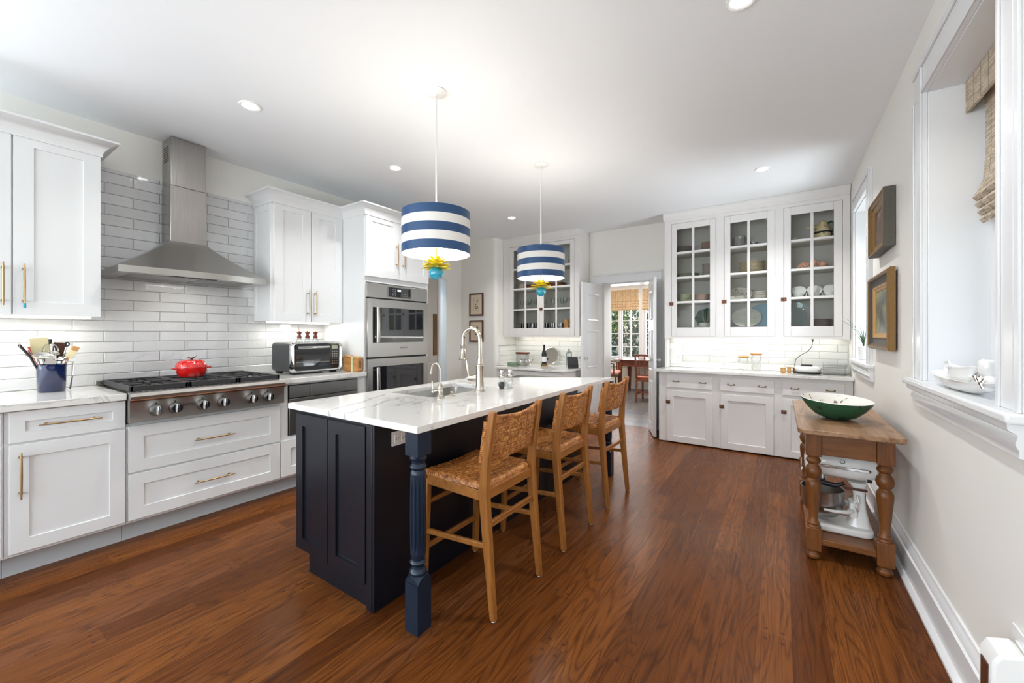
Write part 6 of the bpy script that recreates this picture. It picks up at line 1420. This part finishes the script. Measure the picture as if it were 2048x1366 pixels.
# ------------------------------------------------------------------ dining room furniture
t = thing('dining_table', 'dark mahogany dining table seen through the doorway', 'dining table', (-2.0, 9.0, 0))
MB().box(-3.10, -.95, 8.62, 9.42, .728, .752).build('table_top', 'mahog', t, bevel=.006)
MB().box(-2.98, -1.05, 8.69, 9.35, .60, .728).build('apron', 'mahog', t)
for (x, y) in ((-2.97, 8.69), (-2.97, 9.34), (-1.06, 8.69), (-1.06, 9.34)): MB().bar((x, y, .001), (x, y, .70), .05, .05, .085, .085).build('leg', 'mahog', t, bevel=.003)
def dchair(label, x, y, rz, m_seat):
    t = thing('dining_chair', label, 'dining chair', (0, 0, 0), 'dining chairs'); hw = .235
    for s in (-1, 1):
        MB().bar((s * (hw - .02), -.21, .001), (s * (hw - .02), -.20, .44), .032, .032).build('leg', 'mahog', t, bevel=.002)
        MB().bar((s * (hw - .02), .235, .001), (s * (hw - .02), .20, .44), .032, .032).bar((s * (hw - .02), .20, .44), (s * (hw - .01), .26, .92), .032, .030).build('leg', 'mahog', t, bevel=.002)
        MB().bar((s * (hw - .02), -.2, .16), (s * (hw - .02), .22, .16), .02, .03).build('stretcher', 'mahog', t)
    MB().bar((-hw + .03, .228, .20), (hw - .03, .228, .20), .02, .03).build('stretcher', 'mahog', t)
    MB().box(-hw, hw, -.23, .215, .40, .445).build('seat_frame', 'mahog', t, bevel=.004)
    MB().box(-hw + .012, hw - .012, -.225, .195, .446, .485).build('seat_cushion', m_seat, t, bevel=.015, seg=3)
    MB().bar((-hw - .005, .262, .905), (hw + .005, .262, .905), .022, .04).build('top_rail', 'mahog', t, bevel=.004); MB().bar((-hw + .03, .208, .52), (hw - .03, .208, .52), .02, .03).build('back_rail', 'mahog', t)
    for k in range(4):
        xk = -hw + .075 + k * (2 * hw - .15) / 3; MB().bar((xk, .208, .53), (xk, .258, .89), .014, .016).build('back_slat', 'mahog', t)
    t.location = (x, y, 0); t.rotation_euler = (0, 0, rz); return t
dchair('mahogany dining chair with rust seat, back towards the kitchen, near side of the table', -2.12, 7.98, PI, 'leather').rotation_euler = (0, 0, PI)
t = thing('dining_armchair', 'dark dining armchair with a pink seat at the left end of the table', 'armchair', (0, 0, 0), 'dining chairs')
for s in (-1, 1):
    MB().bar((.22, s * .24, .001), (.20, s * .23, .45), .03, .03).build('leg', 'darkwood', t); MB().bar((-.25, s * .22, .001), (-.20, s * .21, .45), .03, .03).build('leg', 'darkwood', t)
    MB().tube([(-.22, s * .22, .45), (-.25, s * .23, .75), (-.30, s * .235, 1.0)], .015, 8).build('back_post', 'darkwood', t)
    MB().tube([(-.26, s * .235, .80), (-.1, s * .27, .74), (.10, s * .28, .70), (.19, s * .27, .69)], [.012, .014, .015, .013], 8).build('arm', 'darkwood', t)
    MB().tube([(.17, s * .235, .45), (.17, s * .265, .69)], .013, 8).build('arm_post', 'darkwood', t)
MB().tube([(-.30, -.235, 1.0), (-.33, 0, 1.02), (-.30, .235, 1.0)], .016, 8).build('top_rail', 'darkwood', t)
for k in range(4): y = -.14 + .093 * k; MB().tube([(-.22, y, .46), (-.255, y, .75), (-.315, y, 1.0)], .008, 6).build('back_slat', 'darkwood', t)
MB().box(-.24, .25, -.25, .25, .42, .46).build('seat_frame', 'darkwood', t, bevel=.004); MB().box(-.23, .26, -.245, .245, .461, .53).build('seat_cushion', 'pink', t, bevel=.025, seg=3)
t.location = (-3.12, 8.30, 0); t.rotation_euler = (0, 0, math.radians(12))
